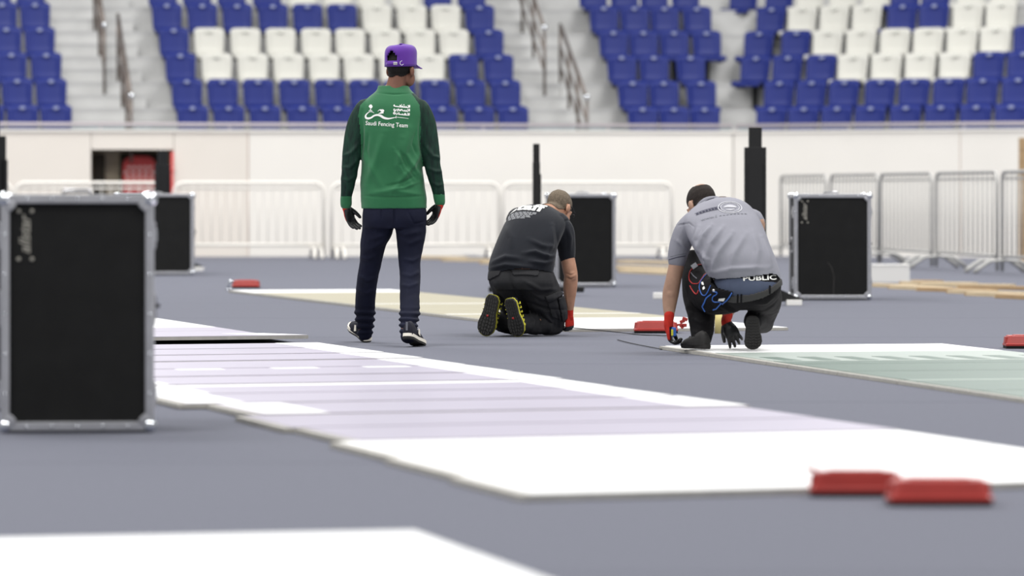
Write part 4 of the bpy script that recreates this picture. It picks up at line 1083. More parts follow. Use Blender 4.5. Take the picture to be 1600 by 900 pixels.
Fc.append([nr * na + i for i in range(na)])
Va = np.array([list(v) for v in V]); Nn = normals(Va, Fc)
cen = Va.mean(axis=0); sgn = np.sign(((Va - cen) * Nn).sum(axis=1).mean())
cap_o = shell(Va, Fc, np.ones(len(Fc), bool), 'cap', M_CAP, p1, 0.002 * sgn, -0.002 * sgn)
V = []; Fc = []; nb = 16
for j in range(5):
    for i in range(nb + 1):
        a = -1.25 + 2.5 * i / nb; e = j / 4
        V.append(CW(0.0905 * math.sin(a) * (1 + 0.06 * e), 0.105 * math.cos(a) + 0.078 * e * math.cos(a * 0.7) ** 1.2, 0.014 - 0.012 * e - 0.012 * (math.sin(a)) ** 2 * e))
for j in range(4):
    for i in range(nb): Fc.append([j * (nb + 1) + i, j * (nb + 1) + i + 1, (j + 1) * (nb + 1) + i + 1, (j + 1) * (nb + 1) + i])
shell(np.array([list(v) for v in V]), Fc, np.ones(len(Fc), bool), 'brim', M_CAP, cap_o, 0.002, -0.002)
MB().sphere(CW(0, 0, 0.135), (0.010, 0.010, 0.005), 10).build('button', M_CAP, cap_o, True)
st_ = []
for k_ in range(9):
    a = math.pi - 0.46 + 0.92 * k_ / 8; st_.append((a, 0))
V = []; Fc = []
for k_, (a, _) in enumerate(st_):
    for c in (0.004, 0.020): V.append(CW(0.0905 * math.sin(a), 0.1075 * math.cos(a), c))
    if k_: Fc.append([2 * k_ - 2, 2 * k_, 2 * k_ + 1, 2 * k_ - 1])
shell(np.array([list(v) for v in V]), Fc, np.ones(len(Fc), bool), 'strap', M_CAP, cap_o, 0.0018, -0.0018)
def on_cap(a, z, rr=1.02): return CW(0.0895 * rr * math.sin(a), 0.106 * rr * math.cos(a), z)
bk = on_cap(math.pi - 0.30, 0.012, 1.035); MB().box(bk, (0.024, 0.010, 0.018), Matrix.Rotation(0.2, 3, 'Z'), 0.003).build('buckle', M_SILVER, cap_o)
V, Fc = chain_mesh([(on_cap(math.pi - 0.70 + 0.11 * math.sin(t * 1.05), 0.016 + 0.013 * math.cos(t * 1.05), 1.025), 0.0015) for t in range(5)], n=5, sub=3)
link_mesh('stitched_mark', V, Fc, M_WPRINT, cap_o, True)

# ---------------------------------------------------------------- man kneeling in the black shirt
f2 = Fig(29.75)
p2 = empty('person', (f2.p(815, 500).x, 29.75, 0)); tag(p2, 'person in black staff T-shirt and cargo trousers kneeling on the carpet', 'person')
TORSO2 = [(428, 763, 864, 0.0, .135), (415, 763, 867, 0.01, .15), (400, 766.5, 868.5, 0.04, .158), (385, 772, 872, 0.08, .165), (370, 778, 878, 0.12, .168), (355, 785, 884, 0.17, .165), (343, 791.5, 884, 0.21, .155), (334, 798, 878, 0.245, .14), (327, 807, 868, 0.27, .115), (322, 818, 860, 0.29, .085), (319.5, 829, 852, 0.30, .05)]
SLR2 = [(872, 349, 0.20, 18), (880, 362, 0.20, 17.5), (883.5, 378, 0.20, 15.6), (885.5, 392, 0.20, 14.2), (886, 401, 0.20, 13.2)]
ARM2R = [(878, 360, 0.20, 13.5), (885, 395, 0.20, 11.5), (890, 420, 0.19, 11.4), (892, 432, 0.19, 11), (891, 448, 0.20, 11.3), (890, 470, 0.21, 8.6), (889.5, 488, 0.22, 6.2)]
ARM2L = [(812, 345, 0.42, 15), (830, 395, 0.56, 11), (842, 440, 0.62, 10), (852, 470, 0.56, 8), (857, 486, 0.52, 7)]
TH2R = [(836, 436, 0.01, 31), (846, 458, 0.06, 30.5), (857, 480, 0.13, 26.5), (863, 497, 0.2, 22.5), (865, 506, 0.23, 17.5)]
SH2R = [(865, 506, 0.23, 18), (848, 506, 0.13, 18), (828, 507, 0.03, 16), (812, 505, -0.06, 13.5)]
TH2L = [(790, 438, 0.0, 26), (796, 458, 0.08, 25), (806, 480, 0.2, 25), (816, 502, 0.34, 21)]
SH2L = [(816, 504, 0.34, 19), (798, 505, 0.24, 18), (782, 503, 0.12, 15.5), (773, 498, 0.05, 13)]
HC2 = f2.p(874, 325, 0.40); AX2 = axes((0.55, 0.62, -0.60), (0.28, 0.50, 0.80))
W2R, W2L = f2.p(889.5, 489, 0.22), f2.p(857, 487, 0.52)
HR2 = dict(f=(0.03, 0.10, -1.0), n=(-0.7, 0.6, -0.1), t=(0.4, 0.8, 0)); HL2 = dict(f=(0.2, 0.5, -0.8), n=(0, 0.6, -0.7), t=(0.8, 0, 0))
mb = MB(); head(mb, HC2, AX2, 0.93)
f2.ch(mb, [(870, 329, 0.37, 14), (858, 332, 0.32, 15), (842, 342, 0.27, 17)])
f2.loft(mb, TORSO2, 0.016); f2.loft(mb, [(418, 772, 858, 0, .11), (432, 772, 860, 0, .11), (444, 785, 850, 0.03, .09)], 0.012)
for a, k_ in ((ARM2R, 1.0), (ARM2L, 1.0), (TH2R, 0.85), (SH2R, 0.8), (TH2L, 0.85), (SH2L, 0.8)): f2.ch(mb, a, k_)
ell(mb, f2.p(893.5, 431, 0.165), (Vector((1, 0, 0)), Vector((0, 1, 0)), Vector((0, 0, 1))), (0.032, 0.03, 0.038))
hand(mb, W2R, HR2['f'], HR2['n'], HR2['t'], grow=-0.001, curl=(45, 60, 35), k=0.95); hand(mb, W2L, HL2['f'], HL2['n'], HL2['t'], grow=-0.001, k=0.95)
V, Fc = remesh(mb, 0.0048, 3)
V = apply_folds(V, Fc, [([(884, 427), (892, 430), (899, 427)], 1.2, -0.003), ([(885, 434), (892, 437), (899, 433)], 1.2, -0.003), ([(884, 450), (886, 470), (888, 482)], 1.5, 0.002)])
link_mesh('body', loc_V(V, p2), Fc, M_SKIN2, p2, True)
C = centers(V, Fc); q = (C - np.array(HC2)) @ np.array([list(a) for a in AX2]).T / 0.93
hm = (q[:, 2] > -0.058 + np.clip(q[:, 1] + 0.07, 0, 1) * 0.62 + 0.006 * np.sin(q[:, 0] * 80)) & (q[:, 1] < 0.066) & (np.linalg.norm(q, axis=1) < 0.17) & ~((abs(q[:, 0]) > 0.0745) & (q[:, 2] < 0.022))
shell(loc_V(V, p2), Fc, hm, 'hair', M_HAIR2, p2, 0.0035, noise=0.0015, seed=4)
# spectacles: the temple arm above the ear
r2_, f2_, u2_ = AX2
def HW2(a, b, c): return HC2 + (r2_ * a + f2_ * b + u2_ * c) * 0.93 - p2.location
gl = MB().tube([HW2(0.079, -0.012, 0.018), HW2(0.080, 0.04, 0.016), HW2(0.072, 0.088, 0.010)], 0.0035, 6).tube([HW2(-0.079, -0.012, 0.018), HW2(-0.080, 0.04, 0.016), HW2(-0.072, 0.088, 0.010)], 0.0035, 6).build('spectacles', M_CABLE, p2, True)
for s_ in (-1, 1):
    MB().tube([HW2(s_ * 0.034 + 0.026 * math.cos(t * 0.7854), 0.108, 0.0 + 0.018 * math.sin(t * 0.7854)) for t in range(9)], 0.002, 5).build('lens_rim', M_CABLE, gl, True)
# trousers
mb = MB(); f2.loft(mb, [(414, 768, 861, 0.02, .125), (428, 764, 864, 0.0, .145), (442, 764, 867, -0.005, .152), (452, 770, 866, 0.01, .14)])
for a in (TH2R, SH2R, TH2L, SH2L): f2.ch(mb, a)
V, Fc = remesh(mb, 0.0055, 3); N = normals(V, Fc); x, y = pxy(V)
V = V + N * (0.003 * fold_noise(V, 20, 12) + 0.004 * fold_noise(V, 30, 13, (2, 1, 0.8)) * (y > 486))[:, None]
V[:, 2] = np.maximum(V[:, 2], 0.003)
V = apply_folds(V, Fc, [([(797, 425), (800, 448), (812, 468)], 3, -0.005), ([(812, 468), (850, 482), (884, 484)], 2.5, -0.005), ([(820, 440), (845, 452), (868, 452)], 3, 0.006), ([(822, 452), (848, 466), (876, 464)], 3.5, 0.006), ([(770, 440), (780, 456), (792, 470)], 3, 0.006),
    ([(826, 490), (834, 502), (830, 518)], 2.4, 0.007), ([(840, 488), (848, 500), (846, 516)], 2.6, -0.007), ([(852, 492), (862, 502), (858, 520)], 2.6, 0.007), ([(868, 488), (874, 500), (870, 518)], 2.4, -0.005)])
tr2 = link_mesh('cargo_trousers', loc_V(V, p2), Fc, M_CARGO, p2, True)
C = centers(V, Fc); cx, cy = pxy(C); back = normals(V, Fc)[[f[0] for f in Fc]][:, 1] < 0.15
def inside(cx, cy, poly):
    r = np.zeros(len(cx), bool); n = len(poly)
    for i in range(n):
        (x1, y1), (x2, y2) = poly[i], poly[(i + 1) % n]
        c = (y1 > cy) != (y2 > cy)
        r ^= c & (cx < (x2 - x1) * (cy - y1) / (y2 - y1 + 1e-9) + x1)
    return r
Vl = loc_V(V, p2)
for poly, nm, of in (([(799, 421), (842, 423), (841, 431), (802, 430)], 'back_pocket_flap', 0.007), ([(762, 424), (783, 423), (780, 430), (764, 438)], 'back_pocket_flap', 0.007),
        ([(851, 464), (873, 455), (879, 460), (856, 472)], 'thigh_pocket_flap', 0.012), ([(856, 474), (868, 466), (876, 500), (862, 494)], 'thigh_pocket', 0.009), ([(871, 466), (882, 462), (886, 496), (878, 502)], 'thigh_pocket', 0.011)):
    mk_ = inside(cx, cy, poly) & back
    if mk_.sum() > 8: shell(Vl, Fc, mk_, nm, M_CARGO, tr2, of, -0.002)
# T-shirt
mb = MB(); f2.loft(mb, TORSO2); f2.ch(mb, SLR2)
f2.ch(mb, [(812, 345, 0.40, 22), (825, 368, 0.47, 18), (830, 386, 0.52, 15)])
V, Fc = remesh(mb, 0.0052, 3); N = normals(V, Fc); x, y = pxy(V)
V = V + N * (0.0026 * fold_noise(V, 15, 21, (1, 1, 0.8)))[:, None]
V = apply_folds(V, Fc, [([(868, 350), (871, 372), (873, 394)], 2.0, -0.003), ([(862, 352), (862, 380), (850, 408)], 4, 0.008), ([(872, 398), (856, 402), (836, 394), (818, 396)], 3.5, 0.010), ([(868, 406), (850, 412), (828, 408)], 3, 0.008), ([(866, 388), (846, 384), (826, 374)], 4, 0.007), ([(766, 412), (790, 402), (815, 404)], 4, 0.007), ([(764, 420), (790, 414), (830, 418)], 3, 0.006), ([(790, 352), (800, 372), (800, 392)], 5, 0.005), ([(886, 352), (891, 372), (890, 396)], 3, 0.006), ([(882, 346), (888, 343), (896, 350)], 1.2, -0.004)])
C = centers(V, Fc); cx, cy = pxy(C); key = np.zeros(len(Fc), int)
key[(cx > np.interp(cy, [335, 345, 372, 400], [882, 874, 872, 872.5])) & (C[:, 1] < 29.75 + 0.36)] = 1
hem = np.interp(cx, [760, 790, 815, 845, 868], [430, 422, 419, 422, 426]); key[(cy > hem) & (key == 0)] = 9
ts = split(loc_V(V, p2), Fc, key, {0: ('t_shirt', M_TSHIRT, None), 1: ('sleeve', M_TSHIRT, 0)}, p2)
MBn = MB(); MBn.add(*chain_mesh([(f2.p(850, 323, 0.26) - p2.location, 0.009), (f2.p(860, 326, 0.26) - p2.location, 0.009), (f2.p(872, 335, 0.29) - p2.location, 0.009), (f2.p(876, 342, 0.36) - p2.location, 0.009)], n=8, sub=4)).build('neckband', M_TSHIRT, ts[0], True)
bt = bvh_of(V, Fc)
Np = Vector((0.10, 0.70, -0.70)).normalized(); Rp = Vector((0.93, -0.32, 0)); Rp = (Rp - Np * Rp.dot(Np)).normalized(); Up = Rp.cross(Np)
if Up.z < 0: Up = -Up
tm = text_mesh('Staff', 0.135, bold=0.0045, cell=0.008)
wrap_print(shift2(tm, -0.03, 0.0, math.radians(-4)), bt, f2.p(829, 326, 0.2), Rp, Up, Np, 'staff_lettering', M_WPRINT, ts[0], 0.003)
lines = []
lr = random.Random(3)
for j in range(6):
    x_ = -0.13 + 0.004 * j; y_ = -0.062 - 0.0125 * j - 0.012
    while x_ < 0.02 - 0.012 * j + 0.04:
        L_ = lr.uniform(0.012, 0.03); lines.append(stroke([(x_, y_), (x_ + L_ / 2, y_), (x_ + L_, y_)], [0.0042] * 3, 2)); x_ += L_ + 0.005
wrap_print(merge2(*lines), bt, f2.p(829, 326, 0.2), Rp, Up, Np, 'small_print_lines', M_LGREY, ts[0], 0.003)
glove(f2, p2, W2R, HR2['f'], HR2['n'], HR2['t'], f2.p(890, 465, 0.21) - W2R, M_GRED, M_GBLK, curl=(45, 60, 35), k=0.95, thr=0.004)
glove(f2, p2, W2L, HL2['f'], HL2['n'], HL2['t'], f2.p(852, 470, 0.56) - W2L, M_GRED, M_GBLK, k=0.95)
m2s = (M_SHOEB, M_YELT, M_SOLEK)
def knee_shoe(root, heel, toe, norm, L, mats, mark=True, **k):
    """shoe standing on its toe; norm: the way the sole faces"""
    d = toe - heel
    sh_, Wf = shoe(root, heel, d, -Vector(norm), L, mats, treads=True, **k)
    return sh_, Wf
a_, Wa = knee_shoe(p2, f2.p(770, 461, -0.10), f2.p(754, 526.5, -0.06), (-0.42, -1, 0.05), 0.266, m2s, accent=M_YELT, wide=1.42)
b_, Wb = knee_shoe(p2, f2.p(795, 467, -0.20), f2.p(809, 527.5, -0.16), (-0.45, -1, 0.05), 0.248, m2s, accent=M_YELT, wide=1.36)
for Wf, s_ in ((Wa, a_), (Wb, b_)):
    MB().sphere(Wf(0.145, 0.0, -0.002), 0.008, 8).build('red_sole_mark', M_PIPER, s_, True)
    for side in (-1, 1):
        for i in range(6):
            x0 = 0.05 + 0.032 * i
            MB().tube([Wf(x0, side * 0.041, 0.03), Wf(x0 + 0.006, side * 0.042, 0.05), Wf(x0 - 0.004, side * 0.037, 0.066)], 0.0035, 5).build('yellow_flash', M_YELT, s_, True)

# ---------------------------------------------------------------- man crouching in the grey polo shirt
f3 = Fig(26.40)
p3 = empty('person', (f3.p(1130, 545).x, 26.40, 0)); tag(p3, 'person in grey polo shirt crouching on the green piste corner', 'person')
TORSO3 = [(440, 1110, 1221, 0.0, .135), (430, 1104, 1219.5, 0.005, .15), (415, 1096, 1215, 0.03, .16), (400, 1088, 1209.5, 0.06, .168), (385, 1080, 1203.5, 0.10, .172), (370, 1073, 1198.5, 0.14, .172), (355, 1068, 1192.5, 0.19, .165), (343, 1069, 1187, 0.23, .155), (333, 1076, 1180.5, 0.27, .14), (324, 1086, 1173, 0.30, .12), (317, 1098, 1164, 0.32, .098), (312, 1110, 1153, 0.34, .07), (309.5, 1120, 1143, 0.35, .045)]
SL3 = [(1086, 350, 0.24, 20), (1073, 362, 0.24, 19), (1065, 380, 0.24, 17.5), (1060, 396, 0.24, 16), (1058, 409, 0.24, 14.6)]
ARM3L = [(1070, 370, 0.24, 14), (1059, 408, 0.24, 12.4), (1052, 440, 0.24, 12.6), (1048, 460, 0.25, 13), (1046, 480, 0.24, 10.8), (1045.5, 498, 0.22, 7.6), (1045, 508, 0.21, 6.6)]
ARM3R = [(1180, 352, 0.32, 16), (1178, 400, 0.46, 12.5), (1160, 450, 0.54, 11.5), (1144, 478, 0.45, 10.5), (1137, 494, 0.37, 7.6), (1134, 503, 0.32, 6.6)]
TH3L = [(1140, 462, 0.02, 30), (1112, 466, 0.12, 27), (1092, 448, 0.27, 24), (1083, 424, 0.38, 19), (1082, 405, 0.43, 14)]
SH3L = [(1082, 408, 0.43, 15), (1085, 440, 0.42, 20), (1090, 468, 0.36, 22.5), (1096, 492, 0.28, 22), (1097, 514, 0.22, 19.5), (1096, 532, 0.18, 16.5)]
TH3R = [(1188, 460, 0.02, 31), (1196, 468, 0.14, 27), (1196, 484, 0.30, 22), (1192, 505, 0.42, 17)]
SH3R = [(1192, 506, 0.42, 17), (1186, 502, 0.25, 18), (1180, 500, 0.10, 17), (1176, 505, 0.02, 15)]
HC3 = f3.p(1096, 322, 0.46); AX3 = axes((-0.50, 0.66, -0.56), (-0.22, 0.45, 0.85))
W3L, W3R = f3.p(1044.5, 509, 0.21), f3.p(1134, 504, 0.32)
HL3 = dict(f=(0.12, 0.02, -1.0), n=(0.75, -0.1, -0.3), t=(0.2, 0.9, 0)); HR3 = dict(f=(0.42, -0.1, -0.82), n=(0.1, 0.75, -0.3), t=(-0.9, 0.0, 0))
mb = MB(); head(mb, HC3, AX3, 0.97)
f3.ch(mb, [(1099, 326, 0.42, 15.5), (1108, 330, 0.37, 17), (1122, 338, 0.32, 19)])
f3.loft(mb, TORSO3[2:], 0.018); f3.loft(mb, [(412, 1122, 1200, 0.04, .11), (432, 1130, 1206, 0.02, .11), (450, 1130, 1206, 0, .12), (466, 1138, 1200, 0.02, .10)], 0.012)
for a, k_ in ((ARM3L, 1.0), (ARM3R, 1.0), (TH3L, 0.78), (SH3L, 0.72), (TH3R, 0.78), (SH3R, 0.7)): f3.ch(mb, a, k_)
ell(mb, f3.p(1048, 461, 0.225), (Vector((1, 0, 0)), Vector((0, 1, 0)), Vector((0, 0, 1))), (0.030, 0.026, 0.036))
hand(mb, W3L, HL3['f'], HL3['n'], HL3['t'], grow=-0.001, curl=(50, 55, 35), k=0.95); hand(mb, W3R, HR3['f'], HR3['n'], HR3['t'], grow=-0.001, curl=(20, 30, 20), spread=0.16, k=0.98)
V, Fc = remesh(mb, 0.0048, 3)
link_mesh('body', loc_V(V, p3), Fc, M_SKIN3, p3, True)
C = centers(V, Fc); q = (C - np.array(HC3)) @ np.array([list(a) for a in AX3]).T / 0.97
hm = (q[:, 2] > -0.058 + np.clip(q[:, 1] + 0.07, 0, 1) * 0.60 + 0.005 * np.sin(q[:, 0] * 80)) & (q[:, 1] < 0.05) & (np.linalg.norm(q, axis=1) < 0.17) & ~((abs(q[:, 0]) > 0.0745) & (q[:, 2] < 0.022))
hm &= ~((np.hypot(q[:, 0] / 0.046, (q[:, 1] + 0.040) / 0.052) < 1) & (q[:, 2] > 0.05))
shell(loc_V(V, p3), Fc, hm, 'hair', M_HAIR3, p3, 0.0035, noise=0.001, seed=6)
# trousers, boxers
mb = MB(); f3.loft(mb, [(424, 1124, 1214, 0.02, .12), (438, 1117, 1219.5, 0.0, .142), (452, 1117, 1220.5, -0.008, .155), (466, 1122, 1216.5, -0.005, .155), (478, 1134, 1206, 0.01, .135), (486, 1146, 1196, 0.03, .10)])
for a in (TH3L, SH3L, TH3R, SH3R): f3.ch(mb, a)
V, Fc = remesh(mb, 0.0052, 3); N = normals(V, Fc); x, y = pxy(V)
V = V + N * (0.003 * fold_noise(V, 20, 31) + 0.003 * fold_noise(V, 30, 33, (1, 1, 1.5)) * (y > 480))[:, None]
V[:, 2] = np.maximum(V[:, 2], 0.03)
V = apply_folds(V, Fc, [([(1070, 482), (1085, 488), (1110, 486)], 3, -0.003), ([(1112, 470), (1140, 486), (1160, 486)], 3, 0.006), ([(1084, 500), (1096, 506), (1114, 502)], 3, 0.005), ([(1086, 520), (1098, 524), (1112, 520)], 3, 0.006), ([(1180, 476), (1196, 474), (1212, 462)], 3, 0.006)])
C = centers(V, Fc); cx, cy = pxy(C); Nf = normals(V, Fc)[[f[0] for f in Fc]]
belt_y = np.interp(cx, [1110, 1130, 1145, 1160, 1175, 1190, 1203, 1213, 1221], [452, 461, 464.5, 464, 462, 458, 452, 445, 437])
hip = (cx > 1106) & (C[:, 1] < 26.40 + 0.08) & (Nf[:, 1] < 0.5)
key = np.zeros(len(Fc), int); key[hip & (cy < belt_y) ] = 1
wb_y = np.interp(cx, [1110, 1150, 1180, 1213, 1222], [430, 435, 440.5, 443, 441])
key[(key == 1) & (cy < wb_y)] = 2
key[(C[:, 1] >= 26.40 + 0.08) & (cy < 436) & (cx > 1106)] = 1
t3 = split(loc_V(V, p3), Fc, key, {0: ('work_trousers', M_BTROU, None), 1: ('boxer_shorts', M_BOXER, None), 2: ('waistband', M_BTROU, 1)}, p3)
Vl = loc_V(V, p3)
bm_ = hip & (cy >= belt_y - 0.5) & (cy < belt_y + 9)
belt = shell(Vl, Fc, bm_, 'belt', M_BELT, p3, 0.007, -0.002)
bt3 = bvh_of(V, Fc)
for px_ in (1155, 1160.5, 1204):
    yb_ = float(np.interp(px_, [1145, 1160, 1175, 1190, 1203, 1213], [464.5, 464, 462, 458, 452, 445]))
    lp = stroke([(0, 0.004), (0, -0.018), (0, -0.040)], [0.010] * 3, 3)
    wrap_print(lp, bt3, f3.p(px_, yb_ - 1, -0.3), Vector((1, 0, 0)), Vector((0, 0, 1)), Vector((0, 1, 0)), 'belt_loop', M_BTROU, t3[0], 0.009)
tm = text_mesh('PUBLIC', 0.042, bold=0.0009, cell=0.012)
xs = [v[0] for v in tm[0]]; kk = f3.r(52) / (max(xs) - min(xs))
wrap_print(shift2(tm, 0, 0, math.radians(2), kk, kk * 0.60), bt3, f3.p(1189.5, 437.6, -0.3), Vector((1, 0, 0)), Vector((0, 0, 1)), Vector((0, 1, 0)), 'waistband_lettering', M_WPRINT, t3[2] if 2 in t3 else t3[0], 0.0025)
# tool pouch on the left hip, with red and blue piping
pp1 = inside(cx, cy, [(1084, 421), (1096, 418), (1102, 436), (1096, 450), (1086, 448), (1080, 436)]) & (Nf[:, 1] < 0.4)
pp2 = inside(cx, cy, [(1098, 440), (1108, 434), (1118, 450), (1146, 457), (1142, 466), (1124, 482), (1102, 484), (1097, 465)]) & (Nf[:, 1] < 0.4)
pm = inside(cx, cy, [(1083, 424), (1097, 419), (1110, 434), (1122, 452), (1146, 458), (1141, 468), (1122, 482), (1104, 483), (1094, 472), (1084, 452), (1079, 438)]) & (Nf[:, 1] < 0.4)
pouch = shell(Vl, Fc, pm, 'tool_pouch', M_BTROU, p3, 0.022, 0.0)
def pipe_on(pts, m, name, par, r=0.0034, z=0.022):
    nd = []
    for a, b in catmull([list(map(float, q)) for q in pts], 4):
        o_ = f3.p(a, b, -0.6); d = (f3.p(a, b, 0.6) - o_).normalized(); h = bt3.ray_cast(o_, d)
        if h[0] is None: continue
        nn = h[1] if h[1].y < 0 else -h[1]
        nd.append((h[0] + nn * (z + 0.001) - p3.location, r))
    if len(nd) > 2: link_mesh(name, *chain_mesh(nd, n=6, sub=1), m, par, True)
pipe_on([(1096, 420.5), (1088, 421.5), (1082, 429), (1080, 438), (1084, 446), (1092, 449.5), (1097, 446), (1102, 435)], M_PIPER, 'red_piping', pouch)
pipe_on([(1083, 451), (1087, 458), (1093, 462), (1096, 458)], M_PIPER, 'red_piping', pouch)
pipe_on([(1104, 436), (1099, 444), (1097, 452), (1100, 461), (1106, 463.5), (1111, 458), (1115, 450)], M_PIPEB, 'blue_piping', pouch)
pipe_on([(1115, 462), (1107, 470), (1102, 478), (1104, 483)], M_PIPEB, 'blue_piping', pouch, 0.0042)
pipe_on([(1120, 456), (1126, 458), (1119, 465), (1117, 471), (1122, 474.5), (1130, 473), (1140, 466), (1145, 459)], M_PIPEB, 'blue_piping', pouch)
pipe_on([(1132, 474), (1124, 479), (1117, 482)], M_PIPEB, 'blue_piping', pouch)
def label_on(pts, m, name, par):
    V2 = [((a - 1110) * 26.40 / F, (450 - b) * 26.40 / F) for a, b in pts]
    wrap_print((V2, [list(range(len(V2)))]), bt3, f3.p(1110, 450, 0), Vector((1, 0, 0)), Vector((0, 0, 1)), Vector((0, 1, 0)), name, m, par, 0.0255)
label_on([(1100.5, 447.5), (1103.5, 447), (1107, 455), (1103.5, 457.5)], M_WPRINT, 'white_label', pouch)
label_on([(1127, 464.5), (1135, 463.8), (1133, 467.5), (1124.5, 469)], M_WPRINT, 'white_label', pouch)
pipe_on([(1102, 450), (1104, 453)], M_BTROU, 'label_mark', pouch, 0.003, 0.026); pipe_on([(1127.5, 466.8), (1131.5, 466)], M_BTROU, 'label_mark', pouch, 0.003, 0.026)
pipe_on([(1083, 432), (1087, 437), (1092, 441)], M_GRNT, 'pouch_lettering', pouch, 0.003, 0.022)
MB().sphere(f3.p(1115, 455.5, -0.16) - p3.location, 0.008, 8).build('snap', M_SILVER, pouch, True)
MB().box(f3.p(1085, 417, 0.22) - p3.location, (0.034, 0.008, 0.026), Matrix.Rotation(-0.6, 3, 'Y'), 0.002).build('pouch_tag', M_LGREY, pouch)
# polo shirt
mb = MB(); f3.loft(mb, TORSO3); f3.ch(mb, SL3)
f3.ch(mb, [(1172, 350, 0.34, 24), (1176, 378, 0.42, 19), (1176, 402, 0.47, 17)])
V, Fc = remesh(mb, 0.0052, 3); N = normals(V, Fc); x, y = pxy(V)
V = V + N * (0.0026 * fold_noise(V, 14, 41, (1, 1, 0.8)))[:, None]
V = apply_folds(V, Fc, [([(1086, 352), (1082, 372), (1084, 392)], 2.4, -0.003), ([(1092, 356), (1086, 378), (1094, 400)], 4, 0.008), ([(1112, 354), (1098, 372), (1092, 392)], 3.6, 0.010), ([(1130, 356), (1110, 384), (1102, 412)], 4, 0.010), ([(1145, 365), (1122, 398), (1112, 424)], 4, 0.009), ([(1165, 368), (1146, 400), (1140, 428)], 5, 0.007), ([(1190, 372), (1200, 398), (1206, 424)], 4, 0.007), ([(1176, 364), (1184, 394), (1180, 424)], 5, 0.006), ([(1098, 398), (1106, 408), (1104, 420)], 3, 0.010), ([(1110, 428), (1150, 422), (1200, 420)], 4, 0.005), ([(1060, 354), (1076, 350), (1084, 356)], 1.3, -0.004), ([(1056, 376), (1066, 384), (1072, 392)], 3, 0.005)])
C = centers(V, Fc); cx, cy = pxy(C); key = np.zeros(len(Fc), int)
key[(cx < np.interp(cy, [340, 352, 372, 395, 415], [1074, 1080, 1081, 1077, 1076])) & (cy > 348)] = 1
key[(key == 1) & (cy > 404.5 - (cx - 1044) * 0.16)] = 2
hem = np.interp(cx, [1090, 1100, 1108, 1120, 1150, 1185, 1206, 1214, 1221], [412, 424, 434, 437.5, 436, 432, 429, 431, 440]); key[(cy > hem) & (key == 0)] = 9
po = split(loc_V(V, p3), Fc, key, {0: ('polo_shirt', M_GREYP, None), 1: ('sleeve', M_GREYP, 0), 2: ('sleeve_hem', M_GREYP, 1)}, p3)
bp3 = bvh_of(V, Fc)
sh_mb = MB(); sh_mb.add(*chain_mesh([(f3.p(1083, 341, 0.33) - p3.location, 0.010), (f3.p(1090, 329, 0.32) - p3.location, 0.020), (f3.p(1103, 317, 0.32) - p3.location, 0.024), (f3.p(1118, 312.5, 0.335) - p3.location, 0.018), (f3.p(1126, 314, 0.38) - p3.location, 0.010)], n=10, sub=4, flat=(Vector((0.3, 0.8, 0.3)).normalized(), 0.45)))
col = sh_mb.build('collar', M_GREYP, po[0], True)
def line_on(bv, pts, m, name, par, r=0.0018, fig=f3, root=p3):
    nd = []
    for a, b in catmull([list(map(float, q)) for q in pts], 4):
        o_ = fig.p(a, b, -0.6); d = (fig.p(a, b, 0.6) - o_).normalized(); h = bv.ray_cast(o_, d)
        if h[0] is not None: nd.append((h[0] - d * 0.0005 - root.location, r))
    if len(nd) > 2: link_mesh(name, *chain_mesh(nd, n=5, sub=1), m, par, True)
line_on(bp3, [(1045, 407.5), (1057, 404), (1071, 401.5)], M_NAVY, 'sleeve_stripe', po[1], 0.0022)
line_on(bp3, [(1047, 402.8), (1058, 400), (1071, 398)], M_GRNT, 'sleeve_stripe', po[1], 0.0014)
line_on(bp3, [(1060, 352), (1070, 350), (1080, 356)], M_GRNT, 'shoulder_seam', po[0], 0.0012)
MB().tube([f3.p(1099, 318.0, 0.286) - p3.location, f3.p(1107, 313.6, 0.286) - p3.location, f3.p(1116, 310.8, 0.30) - p3.location], 0.0022, 5).build('collar_stripe', M_NAVY, col, True)
Np = Vector((0.0, 0.52, -0.85)).normalized(); Rp = Vector((0.94, 0.30, 0.0)); Rp = (Rp - Np * Rp.dot(Np)).normalized(); Up = Rp.cross(Np)
if Up.z < 0: Up = -Up
oc = f3.p(1131, 326, 0.15)
dk = [stroke([(-0.155 + 0.018 * i, 0.02 - 0.0), (-0.148 + 0.018 * i, 0.02), (-0.141 + 0.018 * i, 0.02)], [0.020, 0.016, 0.020], 2) for i in range(8)]
dk += [stroke([(-0.16, 0.033), (-0.09, 0.033), (-0.02, 0.033)], [0.003] * 3, 8), stroke([(-0.16, 0.007), (-0.09, 0.007), (-0.02, 0.007)], [0.003] * 3, 8)]
wrap_print(merge2(*dk), bp3, oc, Rp, Up, Np, 'dark_box_lettering', M_NAVY, po[0], 0.0025)
ring_ = [stroke([(0.04 + rr * 1.15 * math.cos(t), 0.012 + rr * math.sin(t)) for t in np.linspace(0, 6.2832, 25)], [w] * 25, 1) for rr, w in ((0.058, 0.006), (0.046, 0.004))] + [stroke([(0.005, 0.018), (0.03, 0.024), (0.055, 0.018), (0.075, 0.004)], [0.006, 0.022, 0.026, 0.008], 4), stroke([(0.01, -0.006), (0.035, -0.012), (0.06, -0.012)], [0.006, 0.012, 0.006], 4)]
wrap_print(merge2(*ring_), bp3, oc, Rp, Up, Np, 'pale_round_emblem', M_LGREY2, po[0], 0.0025)
tm = text_mesh('www.f', 0.036, cell=0.01)
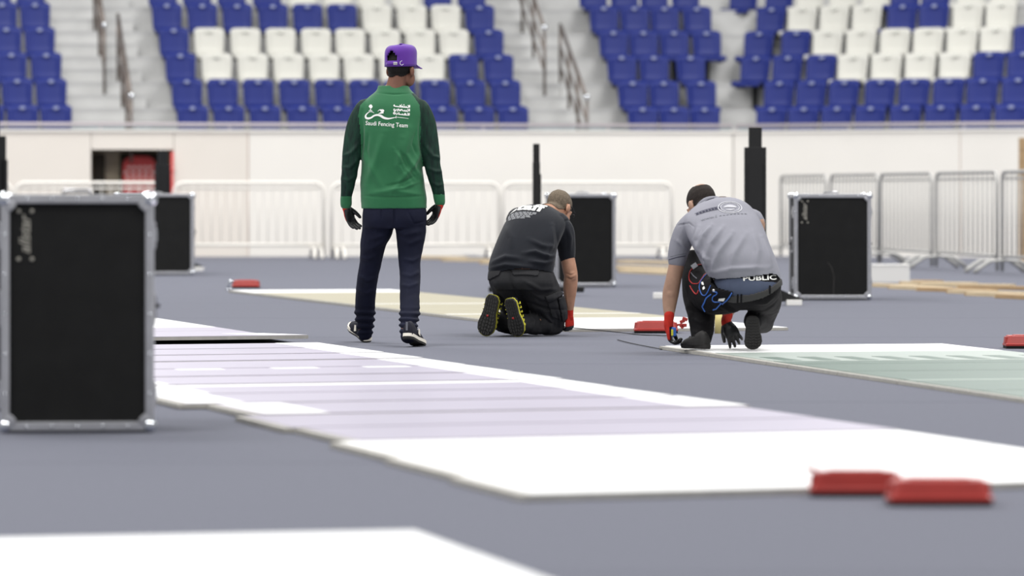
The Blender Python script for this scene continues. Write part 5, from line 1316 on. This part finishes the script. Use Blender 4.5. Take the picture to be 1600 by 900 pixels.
mk2 = [shift2(tm, -0.105, -0.058)] + [stroke([(-0.045 + 0.021 * i, -0.060), (-0.039 + 0.021 * i, -0.058), (-0.031 + 0.021 * i, -0.060)], [0.003, 0.008, 0.003], 2) for i in range(8)]
wrap_print(merge2(*mk2), bp3, oc, Rp, Up, Np, 'web_address', M_GRNT, po[0], 0.0025)
glove(f3, p3, W3L, HL3['f'], HL3['n'], HL3['t'], f3.p(1046, 490, 0.22) - W3L, M_GRED, M_GBLK, curl=(50, 55, 35), k=0.95, thr=0.006)
glove(f3, p3, W3R, HR3['f'], HR3['n'], HR3['t'], f3.p(1138, 490, 0.38) - W3R, M_GRED, M_GBLK, curl=(20, 30, 20), spread=0.16, k=0.98, thr=-0.03)
M_SHK = mat('black_shoe_leather', (38, 37, 37), 0.7, 0.3, var=0.1, vscale=30)
m3s = (M_SHK, M_SHK, M_SHK)
c_, Wc = knee_shoe(p3, f3.p(1175.5, 497, -0.10), f3.p(1176, 548.6, -0.05), (-0.05, -1, 0.0), 0.192, m3s, wide=1.6)
d_, Wd = shoe(p3, f3.p(1106, 547.4, 0.06), (-0.50, 0.86, 0.0), (0, 0, 1), 0.26, m3s)

tmz = empty('tape_measure', f3.p(1053, 520, 0.17)); tag(tmz, 'small blue and yellow tape measure held in crouching man\'s left glove', 'tape measure')
MB().box((0, 0, 0), (0.026, 0.05, 0.05), None, 0.006).build('case', M_PIPEB, tmz)
MB().box((-0.010, -0.022, -0.004), (0.012, 0.012, 0.036), None, 0.003).build('yellow_side', M_YELT, tmz)

M_YROLL = mat('pale_yellow_film', (226, 210, 142), 0.5, 0.4)
yr = empty('yellow_roll', G(1124, 521)); tag(yr, 'pale yellow roll standing on the carpet between crouching man\'s legs', 'roll')
MB().tube([(0, 0, 0), (0, 0, 0.165)], 0.031, 16).build('roll', M_YROLL, yr, True)
MB().tube([(0, 0, 0.165), (0, 0, 0.168)], 0.014, 12).build('core', M_WOOD2, yr, True)
p3.location.z = 0.006; tmz.location.z += 0.006
